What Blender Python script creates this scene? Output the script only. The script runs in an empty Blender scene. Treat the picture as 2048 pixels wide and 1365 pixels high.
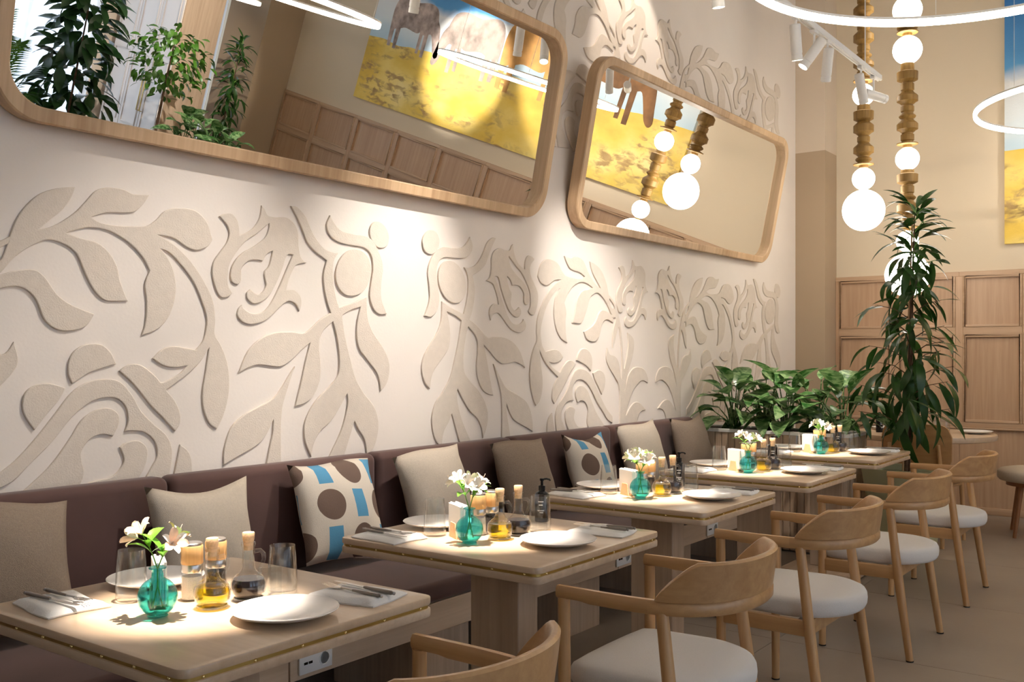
import bpy, bmesh, math, random
from mathutils import Vector, Matrix, Euler
R = math.radians
random.seed(7)
scene = bpy.context.scene
COL = scene.collection

# ------------------------------------------------------------ camera, world, exposure
YAW = 36.4646
cam_d = bpy.data.cameras.new('camera')
cam = bpy.data.objects.new('camera', cam_d)
COL.objects.link(cam)
cam.location = (0, 0, 1.35)
cam.rotation_euler = (R(90), 0, R(YAW - 90))
cam_d.sensor_width = 36
cam_d.lens = 34.40
cam_d.shift_y = 0.01363
cam_d.clip_start = 0.05
scene.camera = cam

w = bpy.data.worlds.new('daylight')
scene.world = w
w.use_nodes = True
w.node_tree.nodes['Background'].inputs[0].default_value = (0.72, 0.84, 1.0, 1)
w.node_tree.nodes['Background'].inputs[1].default_value = 2.2

scene.view_settings.view_transform = 'Standard'
scene.view_settings.look = 'None'
scene.view_settings.gamma = 1
scene.view_settings.use_curve_mapping = False
scene.view_settings.exposure = 1.0
SPOT_TABLE = 580
SPOT_WALL = 125

# ------------------------------------------------------------ helpers
def finish(o, parent=None, label=None, cat=None, group=None, kind=None):
    if parent is not None: o.parent = parent
    if label: o['label'] = label
    if cat: o['category'] = cat
    if group: o['group'] = group
    if kind: o['kind'] = kind
    return o

def link_mesh(name, me, mat=None, parent=None, **kw):
    if mat is not None and not me.materials: me.materials.append(mat)
    o = bpy.data.objects.new(name, me)
    COL.objects.link(o)
    return finish(o, parent, **kw)

class MB:
    def __init__(s): s.v = []; s.f = []
    def add(s, vs, fs):
        n = len(s.v); s.v += [tuple(p) for p in vs]; s.f += [tuple(i + n for i in q) for q in fs]; return s
    def box(s, x0, y0, z0, x1, y1, z1):
        return s.add([(x0,y0,z0),(x1,y0,z0),(x1,y1,z0),(x0,y1,z0),(x0,y0,z1),(x1,y0,z1),(x1,y1,z1),(x0,y1,z1)],
                     [(0,3,2,1),(4,5,6,7),(0,1,5,4),(1,2,6,5),(2,3,7,6),(3,0,4,7)])
    def lathe(s, prof, n=24, c=(0,0,0), cap0=True, cap1=True):
        vs = []; fs = []
        for r, z in prof:
            for k in range(n):
                a = 2*math.pi*k/n; vs.append((c[0]+r*math.cos(a), c[1]+r*math.sin(a), c[2]+z))
        for i in range(len(prof)-1):
            for k in range(n):
                k2 = (k+1) % n; fs.append((i*n+k, i*n+k2, (i+1)*n+k2, (i+1)*n+k))
        if cap0 and prof[0][0] > 1e-5: fs.append(tuple(reversed(range(n))))
        if cap1 and prof[-1][0] > 1e-5: fs.append(tuple(range((len(prof)-1)*n, len(prof)*n)))
        return s.add(vs, fs)
    def tube(s, path, rad, n=10, caps=True):
        """round tube along a list of points; rad a number or list"""
        P = [Vector(p) for p in path]; vs = []; fs = []
        up = None
        for i, p in enumerate(P):
            t = (P[min(i+1, len(P)-1)] - P[max(i-1, 0)]).normalized()
            if up is None:
                up = Vector((0,0,1)) if abs(t.z) < 0.9 else Vector((1,0,0))
            a = (up - t*up.dot(t)).normalized(); b = t.cross(a); up = a
            r = rad[i] if isinstance(rad, (list, tuple)) else rad
            for k in range(n):
                w_ = 2*math.pi*k/n; vs.append(p + a*(r*math.cos(w_)) + b*(r*math.sin(w_)))
        for i in range(len(P)-1):
            for k in range(n):
                k2 = (k+1) % n; fs.append((i*n+k, i*n+k2, (i+1)*n+k2, (i+1)*n+k))
        if caps: fs += [tuple(reversed(range(n))), tuple(range((len(P)-1)*n, len(P)*n))]
        return s.add(vs, fs)
    def loft(s, rings, closed=False):
        n = len(rings[0]); vs = [p for r in rings for p in r]; fs = []
        m = len(rings)
        for i in range(m if closed else m-1):
            j = (i+1) % m
            for k in range(n):
                k2 = (k+1) % n; fs.append((i*n+k, i*n+k2, j*n+k2, j*n+k))
        if not closed: fs += [tuple(reversed(range(n))), tuple(range((m-1)*n, m*n))]
        return s.add(vs, fs)
    def grid(s, nu, nv, fn):
        vs = [fn(i/(nu-1), j/(nv-1)) for j in range(nv) for i in range(nu)]
        return s.add(vs, [(j*nu+i, j*nu+i+1, (j+1)*nu+i+1, (j+1)*nu+i) for j in range(nv-1) for i in range(nu-1)])
    def prism(s, poly, z0, z1):
        n = len(poly)
        return s.add([(x,y,z0) for x,y in poly] + [(x,y,z1) for x,y in poly],
                     [tuple(reversed(range(n))), tuple(range(n, 2*n))] + [(k, (k+1)%n, n+(k+1)%n, n+k) for k in range(n)])
    def xform(s, M):
        s.v = [tuple(M @ Vector(p)) for p in s.v]; return s
    def mesh(s, name, smooth=0, bevel=None):
        me = bpy.data.meshes.new(name); me.from_pydata(s.v, [], s.f)
        bm = bmesh.new(); bm.from_mesh(me)
        if bevel:
            bmesh.ops.remove_doubles(bm, verts=bm.verts, dist=1e-6)
            ed = [e for e in bm.edges if len(e.link_faces) == 2 and e.calc_face_angle(0) > R(40)]
            bmesh.ops.bevel(bm, geom=ed, offset=bevel[0], segments=bevel[1], profile=0.5, affect='EDGES', clamp_overlap=True)
        bmesh.ops.recalc_face_normals(bm, faces=bm.faces)
        bm.to_mesh(me); bm.free()
        if smooth:
            me.polygons.foreach_set('use_smooth', [True]*len(me.polygons))
            me.set_sharp_from_angle(angle=R(smooth))
        return me
    def build(s, name, mat, parent=None, smooth=0, bevel=None, **kw):
        return link_mesh(name, s.mesh(name, smooth, bevel), mat, parent, **kw)

def thing(name, label, cat, loc=(0,0,0), rz=0, group=None, kind=None):
    o = bpy.data.objects.new(name, None); COL.objects.link(o)
    o.location = loc; o.rotation_euler = (0,0,rz); o.empty_display_size = .05
    return finish(o, None, label, cat, group, kind)

def copy_tree(o, parent=None):
    c = o.copy(); COL.objects.link(c)
    if parent is not None: c.parent = parent
    for ch in o.children: copy_tree(ch, c)
    return c

USED = set()
def place(proto, loc, rz=0, label=None, group=None):
    """the first call moves the prototype itself, later calls copy it with its parts"""
    if proto.name in USED: o = copy_tree(proto)
    else: USED.add(proto.name); o = proto
    o.location = loc; o.rotation_euler = (0,0,rz)
    if label: o['label'] = label
    if group: o['group'] = group
    return o

def rrect(x0, y0, x1, y1, r, n=6):
    out = []
    for cx, cy, a in ((x1-r,y1-r,0),(x0+r,y1-r,90),(x0+r,y0+r,180),(x1-r,y0+r,270)):
        for k in range(n+1):
            t = R(a + 90*k/n); out.append((cx+r*math.cos(t), cy+r*math.sin(t)))
    return out

def catmull(pts, sub=4):
    """closed smooth outline; points with a third value are sharp corners"""
    n = len(pts); out = []
    for i in range(n):
        p0, p1, p2, p3 = (Vector(pts[(i+k) % n][:2]) for k in (-1,0,1,2))
        if len(pts[i]) > 2: p0 = p1 + (p1-p2)*.5
        if len(pts[(i+1) % n]) > 2: p3 = p2 + (p2-p1)*.5
        for k in range(sub):
            t = k/sub
            q = .5*((2*p1) + (p2-p0)*t + (2*p0-5*p1+4*p2-p3)*t*t + (3*p1-p0-3*p2+p3)*t**3)
            out.append((q.x, q.y))
    return out

# ------------------------------------------------------------ materials
MATS = {}
def mat(name, color=(.8,.8,.8), rough=.5, metal=0, spec=.5, bump=0, bscale=60, emit=0, var=0, vscale=4, sheen=0, coat=0, sub=None):
    m = bpy.data.materials.new(name); m.use_nodes = True
    nt = m.node_tree; b = nt.nodes['Principled BSDF']
    b.inputs['Base Color'].default_value = (*color, 1)
    b.inputs['Roughness'].default_value = rough; b.inputs['Metallic'].default_value = metal
    b.inputs['Specular IOR Level'].default_value = spec
    if sheen: b.inputs['Sheen Weight'].default_value = sheen; b.inputs['Sheen Roughness'].default_value = .4
    if coat: b.inputs['Coat Weight'].default_value = coat; b.inputs['Coat Roughness'].default_value = .15
    if emit:
        b.inputs['Emission Color'].default_value = (*color, 1); b.inputs['Emission Strength'].default_value = emit
    tc = nt.nodes.new('ShaderNodeTexCoord')
    if var:
        n = nt.nodes.new('ShaderNodeTexNoise'); n.inputs['Scale'].default_value = vscale; n.inputs['Detail'].default_value = 5
        nt.links.new(tc.outputs['Object'], n.inputs['Vector'])
        r = nt.nodes.new('ShaderNodeValToRGB')
        r.color_ramp.elements[0].position = .3; r.color_ramp.elements[1].position = .7
        r.color_ramp.elements[0].color = (*[c*(1-var) for c in color], 1); r.color_ramp.elements[1].color = (*[min(1, c*(1+var)) for c in color], 1)
        nt.links.new(n.outputs['Fac'], r.inputs['Fac']); nt.links.new(r.outputs['Color'], b.inputs['Base Color'])
    if bump:
        n = nt.nodes.new('ShaderNodeTexNoise'); n.inputs['Scale'].default_value = bscale; n.inputs['Detail'].default_value = 4
        nt.links.new(tc.outputs['Object'], n.inputs['Vector'])
        bp = nt.nodes.new('ShaderNodeBump'); bp.inputs['Strength'].default_value = bump; bp.inputs['Distance'].default_value = .01
        nt.links.new(n.outputs['Fac'], bp.inputs['Height']); nt.links.new(bp.outputs['Normal'], b.inputs['Normal'])
    MATS[name] = m
    return m

def wood(name, dark, light, axis=0, rough=.45, scale=1.0, contrast=.5, blocks=0, coat=0):
    m = mat(name, light, rough, coat=coat); nt = m.node_tree; b = nt.nodes['Principled BSDF']
    L = nt.links.new; N = nt.nodes.new
    tc = N('ShaderNodeTexCoord'); oi = N('ShaderNodeObjectInfo')
    add = N('ShaderNodeVectorMath'); add.operation = 'ADD'
    mul = N('ShaderNodeVectorMath'); mul.operation = 'SCALE'; mul.inputs['Scale'].default_value = 7.3
    cx = N('ShaderNodeCombineXYZ')
    for i in range(3): L(oi.outputs['Random'], cx.inputs[i])
    L(cx.outputs[0], mul.inputs[0]); L(tc.outputs['Object'], add.inputs[0]); L(mul.outputs[0], add.inputs[1])
    mp = N('ShaderNodeMapping'); sc = [34*scale]*3; sc[axis] = 1.6*scale
    mp.inputs['Scale'].default_value = sc; L(add.outputs[0], mp.inputs['Vector'])
    n = N('ShaderNodeTexNoise'); n.inputs['Scale'].default_value = 1; n.inputs['Detail'].default_value = 7; n.inputs['Roughness'].default_value = .62; n.inputs['Distortion'].default_value = .5
    L(mp.outputs[0], n.inputs['Vector'])
    mp2 = N('ShaderNodeMapping'); sc = [5*scale]*3; sc[axis] = .7*scale
    mp2.inputs['Scale'].default_value = sc; L(add.outputs[0], mp2.inputs['Vector'])
    n2 = N('ShaderNodeTexNoise'); n2.inputs['Scale'].default_value = 1; n2.inputs['Detail'].default_value = 3; L(mp2.outputs[0], n2.inputs['Vector'])
    av = N('ShaderNodeMath'); av.operation = 'MULTIPLY_ADD'; av.inputs[1].default_value = .6; L(n.outputs['Fac'], av.inputs[0])
    s2 = N('ShaderNodeMath'); s2.operation = 'MULTIPLY'; s2.inputs[1].default_value = .4; L(n2.outputs['Fac'], s2.inputs[0]); L(s2.outputs[0], av.inputs[2])
    last = av.outputs[0]
    if blocks:
        sx = N('ShaderNodeSeparateXYZ'); L(tc.outputs['Object'], sx.inputs[0])
        mu = N('ShaderNodeMath'); mu.operation = 'MULTIPLY'; mu.inputs[1].default_value = blocks; L(sx.outputs['X'], mu.inputs[0])
        fl = N('ShaderNodeMath'); fl.operation = 'FLOOR'; L(mu.outputs[0], fl.inputs[0])
        wn = N('ShaderNodeTexWhiteNoise'); wn.noise_dimensions = '1D'; L(fl.outputs[0], wn.inputs['W'])
        ma = N('ShaderNodeMath'); ma.operation = 'MULTIPLY_ADD'; ma.inputs[1].default_value = .22; ma.inputs[2].default_value = -.11; L(wn.outputs['Value'], ma.inputs[0])
        ad = N('ShaderNodeMath'); ad.operation = 'ADD'; L(last, ad.inputs[0]); L(ma.outputs[0], ad.inputs[1]); last = ad.outputs[0]
    r = N('ShaderNodeValToRGB'); r.color_ramp.elements[0].position = .5-contrast*.4; r.color_ramp.elements[1].position = .5+contrast*.4
    r.color_ramp.elements[0].color = (*dark, 1); r.color_ramp.elements[1].color = (*light, 1)
    L(last, r.inputs['Fac']); L(r.outputs['Color'], b.inputs['Base Color'])
    bp = N('ShaderNodeBump'); bp.inputs['Strength'].default_value = .08; bp.inputs['Distance'].default_value = .003
    L(n.outputs['Fac'], bp.inputs['Height']); L(bp.outputs['Normal'], b.inputs['Normal'])
    return m

def glass(name, tint=(1,1,1), refl=1.45, rough=0.0):
    """clear thin glass: tinted transparency under a Fresnel reflection"""
    m = bpy.data.materials.new(name); m.use_nodes = True; nt = m.node_tree; nt.nodes.clear()
    N = nt.nodes.new; L = nt.links.new
    o = N('ShaderNodeOutputMaterial'); t = N('ShaderNodeBsdfTransparent'); t.inputs[0].default_value = (*tint, 1)
    g = N('ShaderNodeBsdfGlossy'); g.inputs['Roughness'].default_value = rough
    lw = N('ShaderNodeLayerWeight'); lw.inputs['Blend'].default_value = .5
    pw = N('ShaderNodeMath'); pw.operation = 'POWER'; pw.inputs[1].default_value = 3.0; L(lw.outputs['Facing'], pw.inputs[0])
    f0 = ((refl-1)/(refl+1))**2 + .015
    fr = N('ShaderNodeMath'); fr.operation = 'MULTIPLY_ADD'; fr.inputs[1].default_value = .9; fr.inputs[2].default_value = f0; L(pw.outputs[0], fr.inputs[0])
    mx = N('ShaderNodeMixShader'); L(fr.outputs[0], mx.inputs[0]); L(t.outputs[0], mx.inputs[1]); L(g.outputs[0], mx.inputs[2]); L(mx.outputs[0], o.inputs[0])
    MATS[name] = m; return m

def leafmat(name, dark, light, streak=0, rough=.35):
    m = mat(name, dark, rough, coat=.15); nt = m.node_tree; b = nt.nodes['Principled BSDF']; N = nt.nodes.new; L = nt.links.new
    tc = N('ShaderNodeTexCoord'); mp = N('ShaderNodeMapping'); mp.inputs['Scale'].default_value = (30, 12, 30) if streak else (8, 8, 8)
    L(tc.outputs['Object'], mp.inputs['Vector'])
    n = N('ShaderNodeTexNoise'); n.inputs['Scale'].default_value = 1; n.inputs['Detail'].default_value = 4; n.inputs['Distortion'].default_value = 1.0 if streak else 0
    L(mp.outputs[0], n.inputs['Vector'])
    r = N('ShaderNodeValToRGB'); r.color_ramp.elements[0].position = .42 if streak else .3; r.color_ramp.elements[1].position = .62 if streak else .75
    r.color_ramp.elements[0].color = (*dark, 1); r.color_ramp.elements[1].color = (*light, 1)
    L(n.outputs['Fac'], r.inputs['Fac']); L(r.outputs['Color'], b.inputs['Base Color'])
    t = N('ShaderNodeBsdfTranslucent'); L(r.outputs['Color'], t.inputs[0])
    mx = N('ShaderNodeMixShader'); mx.inputs[0].default_value = .25
    out = nt.nodes['Material Output']; L(b.outputs[0], mx.inputs[1]); L(t.outputs[0], mx.inputs[2]); L(mx.outputs[0], out.inputs[0])
    return m

PLASTER = mat('smooth_plaster', (.79,.71,.635), .75, bump=.05, bscale=90, var=.03, vscale=2)
RELIEFM = mat('relief_plaster', (.69,.60,.505), .9, bump=.22, bscale=170, var=.03, vscale=30)
BEIGE = mat('beige_paint', (.70,.585,.43), .8, bump=.05, bscale=120)
PALE = mat('pale_paint', (.66,.55,.43), .8)
BROWNP = mat('brown_paint', (.44,.33,.22), .7)
CEIL = mat('ceiling_paint', (.80,.76,.70), .9)
TILE = mat('stone_tile', (.30,.245,.195), .42, var=.08, vscale=1.7, bump=.04, bscale=30)
GROUT = mat('dark_grout', (.22,.19,.16), .9)
OAKX = wood('oak_grain_x', (.50,.36,.24), (.72,.56,.41), 0)
OAKY = wood('oak_grain_y', (.50,.36,.24), (.72,.56,.41), 1)
OAKZ = wood('oak_grain_z', (.42,.29,.19), (.66,.50,.36), 2)
OAKTOP = wood('oak_table_top', (.56,.40,.26), (.70,.53,.37), 1, rough=.3, coat=.3)
PANELW = wood('panel_oak', (.42,.255,.15), (.62,.415,.265), 2, contrast=.6)
RAILW = wood('panel_rail_oak', (.44,.275,.165), (.62,.425,.275), 1)
FRAMEW = wood('mirror_frame_oak', (.43,.265,.14), (.68,.47,.28), 2, blocks=7)
BEECH = wood('beech', (.37,.18,.065), (.70,.42,.195), 1, rough=.38, scale=.8, contrast=.7, coat=.2)
BEECHZ = wood('beech_leg', (.41,.205,.075), (.68,.41,.19), 2, rough=.4, coat=.2)
PLYW = wood('beech_plywood', (.36,.18,.065), (.50,.27,.11), 1, rough=.4)
DARKLEG = wood('stained_beech', (.20,.075,.025), (.34,.14,.05), 2)
TURNED = wood('turned_ash', (.17,.085,.018), (.46,.275,.075), 2, rough=.5, scale=1.4)
VELVET = mat('brown_velvet', (.095,.045,.036), .85, sheen=.25, var=.14, vscale=6)
SEATF = mat('white_wool', (.78,.74,.70), .95, bump=.4, bscale=500, sheen=.2)
TAUPE = mat('taupe_linen', (.30,.225,.165), .95, bump=.5, bscale=420, var=.1, vscale=160)
LINEN = mat('beige_linen', (.56,.475,.375), .95, bump=.35, bscale=420, var=.05, vscale=120)
BRASS = mat('brass', (.62,.46,.16), .3, 1)
BRASSN = mat('brass_nail', (.9,.72,.35), .2, 1)
STEEL = mat('brushed_steel', (.62,.60,.58), .28, 1)
PEWTER = mat('pewter', (.30,.27,.25), .38, 1)
WHITEM = mat('white_metal', (.85,.83,.80), .4)
CERAMIC = mat('white_ceramic', (.84,.81,.78), .12, var=.03, vscale=20)
CLOTH = mat('white_napkin', (.86,.84,.82), .9, bump=.2, bscale=300)
PAPER = mat('white_paper', (.88,.86,.83), .9)
CORK = mat('cork', (.66,.44,.25), .9, var=.12, vscale=160, bump=.15, bscale=300)
BAMBOO = wood('bamboo', (.55,.30,.10), (.78,.50,.22), 2, scale=3)
BLACKP = mat('black_plastic', (.008,.008,.009), .2, spec=.3)
DARK = mat('black_rubber', (.02,.018,.016), .8)
SALT = mat('salt', (.88,.86,.84), .8, bump=.6, bscale=500)
PEPPER = mat('peppercorns', (.06,.04,.03), .6, bump=1, bscale=350, var=.5, vscale=300)
WHITEP = mat('white_plastic', (.82,.81,.79), .35)
SOIL = mat('dark_soil', (.025,.018,.012), .95, bump=1, bscale=80)
POTG = mat('olive_pot', (.46,.44,.26), .5)
MIRROR = mat('mirror_glass', (.93,.93,.92), .0, 1)
CLEAR = glass('clear_glass', (.97,.98,.98))
TEAL = glass('teal_glass', (.26,.78,.80), 1.5)
WATER = glass('vase_water', (.72,.96,.96), 1.33)
OIL = glass('olive_oil', (.88,.76,.12), 1.47)
VINEGAR = mat('dark_vinegar', (.012,.008,.010), .06)
ACRYL = glass('clear_acrylic', (.95,.96,.96), 1.49)
PANE = glass('window_glass', (.96,.97,.98), 1.45)
LEAF_A = leafmat('aglaonema_leaf', (.022,.105,.015), (.25,.38,.16), 1)
LEAF_B = leafmat('ficus_leaf', (.014,.058,.008), (.045,.125,.018))
LEAF_C = leafmat('rubber_leaf', (.010,.038,.010), (.03,.085,.02), rough=.3)
LEAF_D = leafmat('small_leaf', (.045,.14,.012), (.12,.27,.03))
LEAF_E = leafmat('flower_leaf', (.10,.32,.02), (.25,.52,.06))
STEMG = mat('green_stem', (.16,.34,.06), .5)
BARK = mat('bark', (.12,.065,.035), .9, bump=.6, bscale=60, var=.3, vscale=25)
PETW = mat('white_petal', (.88,.82,.72), .6, var=.06, vscale=60)
PETP = mat('peach_petal', (.86,.62,.45), .6, var=.14, vscale=60)
GLOBE = mat('opal_globe', (1.0,.94,.84), .3, emit=5.0)
LED = mat('led_strip', (1.0,.87,.70), .4, emit=11.0)
LENS = mat('lit_lens', (1.0,.90,.75), .3, emit=25.0)
SHEER = mat('sheer_curtain', (.86,.88,.90), .9)
_nt = SHEER.node_tree; _t = _nt.nodes.new('ShaderNodeBsdfTranslucent'); _t.inputs[0].default_value = (.9,.92,.95,1)
_tr = _nt.nodes.new('ShaderNodeBsdfTransparent'); _m = _nt.nodes.new('ShaderNodeMixShader'); _m.inputs[0].default_value = .6
_m2 = _nt.nodes.new('ShaderNodeMixShader'); _m2.inputs[0].default_value = .08
_nt.links.new(_nt.nodes['Principled BSDF'].outputs[0], _m.inputs[1]); _nt.links.new(_t.outputs[0], _m.inputs[2])
_nt.links.new(_m.outputs[0], _m2.inputs[1]); _nt.links.new(_tr.outputs[0], _m2.inputs[2])
_nt.links.new(_m2.outputs[0], _nt.nodes['Material Output'].inputs[0])

def math_node(nt, op, a, b=None):
    n = nt.nodes.new('ShaderNodeMath'); n.operation = op
    for i, q in enumerate((a, b)):
        if q is None: continue
        if isinstance(q, (int, float)): n.inputs[i].default_value = q
        else: nt.links.new(q, n.inputs[i])
    return n.outputs[0]

def pattern_fabric():
    m = mat('patterned_cotton', (.62,.54,.45), .95, bump=.3, bscale=420); nt = m.node_tree; b = nt.nodes['Principled BSDF']
    tc = nt.nodes.new('ShaderNodeTexCoord'); sx = nt.nodes.new('ShaderNodeSeparateXYZ'); nt.links.new(tc.outputs['Object'], sx.inputs[0])
    M = lambda op, a, c=None: math_node(nt, op, a, c)
    gx = M('ADD', M('DIVIDE', sx.outputs['X'], .148), 20.15); gy = M('ADD', M('DIVIDE', sx.outputs['Z'], .150), 20.0)
    cx_, cy_ = M('FLOOR', gx), M('FLOOR', gy)
    fx, fy = M('SUBTRACT', M('FRACT', gx), .5), M('SUBTRACT', M('FRACT', gy), .5)
    par = M('MODULO', M('ADD', cx_, cy_), 2)
    d = M('SQRT', M('ADD', M('MULTIPLY', fx, fx), M('MULTIPLY', fy, fy)))
    circ = M('MULTIPLY', M('LESS_THAN', d, .43), M('LESS_THAN', par, .5))
    bar = M('MULTIPLY', M('MULTIPLY', M('LESS_THAN', M('ABSOLUTE', fx), .22), M('LESS_THAN', M('ABSOLUTE', fy), .40)), M('GREATER_THAN', par, .5))
    def mix(fac, c0, c1):
        n = nt.nodes.new('ShaderNodeMix'); n.data_type = 'RGBA'; nt.links.new(fac, n.inputs['Factor'])
        for i, c in ((6, c0), (7, c1)):
            if isinstance(c, tuple): n.inputs[i].default_value = (*c, 1)
            else: nt.links.new(c, n.inputs[i])
        return n.outputs[2]
    col = mix(circ, (.66,.58,.48), (.15,.095,.07)); col = mix(bar, col, (.09,.29,.46))
    nt.links.new(col, b.inputs['Base Color'])
    return m
PATTERN = pattern_fabric()

def canvas_material():
    """yellow field under a pale and blue sky, painted by height on the canvas"""
    m = mat('painted_canvas', (.8,.6,.2), .7, bump=.12, bscale=90); nt = m.node_tree; b = nt.nodes['Principled BSDF']; N = nt.nodes.new; L = nt.links.new
    tc = N('ShaderNodeTexCoord'); sx = N('ShaderNodeSeparateXYZ'); L(tc.outputs['Object'], sx.inputs[0])
    def noise(sc, det=4, dist=0):
        mp = N('ShaderNodeMapping'); mp.inputs['Scale'].default_value = sc; L(tc.outputs['Object'], mp.inputs['Vector'])
        n = N('ShaderNodeTexNoise'); n.inputs['Scale'].default_value = 1; n.inputs['Detail'].default_value = det; n.inputs['Distortion'].default_value = dist
        L(mp.outputs[0], n.inputs['Vector']); return n.outputs['Fac']
    def ramp(fac, stops):
        r = N('ShaderNodeValToRGB'); e = r.color_ramp.elements
        while len(e) < len(stops): e.new(.5)
        for k, (p, c) in enumerate(stops): e[k].position = p; e[k].color = (*c, 1)
        L(fac, r.inputs['Fac']); return r.outputs['Color']
    def mix(fac, c0, c1):
        n = N('ShaderNodeMix'); n.data_type = 'RGBA'; L(fac, n.inputs['Factor']); L(c0, n.inputs[6]); L(c1, n.inputs[7]); return n.outputs[2]
    M = lambda op, a, c=None: math_node(nt, op, a, c)
    z = sx.outputs['Z']
    field = ramp(noise((1,1.3,2.2), 5), [(.25,(.55,.33,.05)), (.45,(.80,.55,.09)), (.62,(.90,.70,.22)), (.8,(.88,.74,.38))])
    tuft = M('MULTIPLY', ramp(noise((7,7,16), 6, .6), [(.46,(0,0,0)), (.60,(.9,.9,.9))]), ramp(noise((1.2,1.2,2.6), 3, .4), [(.50,(0,0,0)), (.60,(1,1,1))]))
    brn = ramp(noise((9,9,9)), [(.3,(.30,.17,.06)), (.7,(.52,.34,.14))])
    field = mix(tuft, field, brn)
    zz = M('ADD', z, M('MULTIPLY', M('SUBTRACT', noise((1,.9,1.2), 4), .5), .75))
    sky = ramp(M('DIVIDE', zz, 2.3), [(.36,(.50,.66,.76)), (.45,(.72,.78,.80)), (.58,(.78,.78,.77)), (.63,(.10,.33,.62)), (.9,(.03,.17,.48))])
    hz = M('ADD', z, M('MULTIPLY', M('SUBTRACT', noise((1,1.2,0), 2), .5), .18))
    col = mix(M('GREATER_THAN', hz, .79), field, sky)
    L(col, b.inputs['Base Color']); return m
CANVAS = canvas_material()
COWS = [mat('brown_hide', (.20,.095,.035), .8, var=.5, vscale=5), mat('tan_hide', (.52,.27,.08), .8, var=.35, vscale=5),
        mat('grey_hide', (.36,.29,.25), .8, var=.45, vscale=6), mat('roan_hide', (.42,.33,.29), .8, var=.5, vscale=9)]
# ============================================================ the room shell
YW = 3.23            # mural wall
XB = 9.04            # back wall
YO = -6.5            # wall with the windows
XF = -3.5            # wall behind the camera
HC = 5.0             # ceiling

fl = MB().box(XF-.1, YO-.1, -.10, XB+.1, YW+.1, -.012).build('floor', GROUT, kind='structure')
TS, TD = 1.2, 2.4
tile_me = MB().box(.0015, .0015, -.012, TS-.0015, TD-.0015, 0).mesh('tile'); tile_me.materials.append(TILE)
x = 4.483 - TS*7
while x < XB:
    y = 1.75 - TD*4
    while y < YW:
        x0, x1, y0, y1 = max(x, XF), min(x+TS, XB), max(y, YO), min(y+TD, YW)
        if x1-x0 > .05 and y1-y0 > .05:
            if x1-x0 > TS-.001 and y1-y0 > TD-.001:
                o = link_mesh('tile', tile_me, None, fl); o.location = (x, y, 0)
            else: MB().box(x0+.0015, y0+.0015, -.012, x1-.0015, y1-.0015, 0).build('tile', TILE, fl)
        y += TD
    x += TS

MB().box(XF-.1, YO-.1, HC, XB+.1, YW+.2, HC+.1).build('ceiling', CEIL, kind='structure')
wl = MB().box(XF-.1, YW, 0, XB+.1, YW+.1, HC).build('wall_left', PLASTER, kind='structure')
wb = MB().box(XB, YO-.1, 0, XB+.1, YW, HC).build('wall_back', BEIGE, kind='structure')
MB().box(XF-.1, YO-.1, 0, XF, YW, HC).build('wall_front', BEIGE, kind='structure')

# wall with tall windows
WIN = [(-2.9, -.5), (.3, 2.7), (3.5, 5.2), (5.5, 7.15), (8.05, 8.95)]
ZB, ZT = .25, 4.4
wr = MB()
wr.box(XF, YO-.1, 0, XB, YO, ZB); wr.box(XF, YO-.1, ZT, XB, YO, HC)
xs = [XF] + [q for a in WIN for q in a] + [XB]
for i in range(0, len(xs), 2): wr.box(xs[i], YO-.1, ZB, xs[i+1], YO, ZT)
wr.build('wall_right', PALE, kind='structure')
for i, (a, b) in enumerate(WIN):
    wn = thing('window_%d' % (i+1), None, None, (0,0,0), kind='structure')
    fr = MB()
    for q in (a, (a+b)/2-.02, b-.04): fr.box(q, YO-.07, ZB, q+.04, YO-.03, ZT)
    for q in (ZB, 2.9, ZT-.04): fr.box(a, YO-.069, q, b, YO-.031, q+.04)
    fr.build('window_frame', WHITEM, wn)
    MB().box(a+.02, YO-.053, ZB+.02, b-.02, YO-.047, ZT-.02).build('pane', PANE, wn)
    pl = bpy.data.lights.new('window_daylight_offscreen', 'AREA'); pl.shape = 'RECTANGLE'; pl.size = b-a; pl.size_y = ZT-ZB; pl.cycles.is_portal = True
    po = bpy.data.objects.new('window_daylight_offscreen', pl); COL.objects.link(po); po.location = ((a+b)/2, YO-.12, (ZB+ZT)/2); po.rotation_euler = (R(90), 0, R(180))
    po.parent = wn
    n = int((b-a)/.02)
    def cur(u, v, a=a, b=b, n=n):
        return (a-.05+(b-a+.1)*u, YO+.10+.035*math.sin(u*(b-a)*52)+.012*math.sin(u*(b-a)*17+v), .03+4.57*v)
    c = MB().grid(max(40, n*2), 4, cur).build('curtain', SHEER, None, 60)
    finish(c, None, 'white sheer curtain on the long wall, in the %s' % ['window farthest from the wardrobe', 'second window from the room end', 'middle one of five windows', 'window beside the wardrobe doors', 'narrow window between wardrobe and pilaster'][i], 'curtain', 'sheer curtains')

# pilaster beside the mural, brown below and pale above
p1 = thing('trim_1', 'square pilaster painted brown below and beige above', 'pilaster', kind='structure')
MB().box(8.727, 2.958, 0, XB, YW, 3.19).build('brown_shaft', BROWNP, p1)
MB().box(8.727, 2.958, 3.19, XB, YW, HC).build('beige_shaft', PALE, p1)
p2 = thing('trim_2', 'square pilaster near the windows, painted brown below and beige above', 'pilaster', kind='structure')
MB().box(8.45, -5.55, 0, XB, -4.72, 3.19).build('brown_shaft', BROWNP, p2)
MB().box(8.45, -5.55, 3.19, XB, -4.72, HC).build('beige_shaft', PALE, p2)

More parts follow.
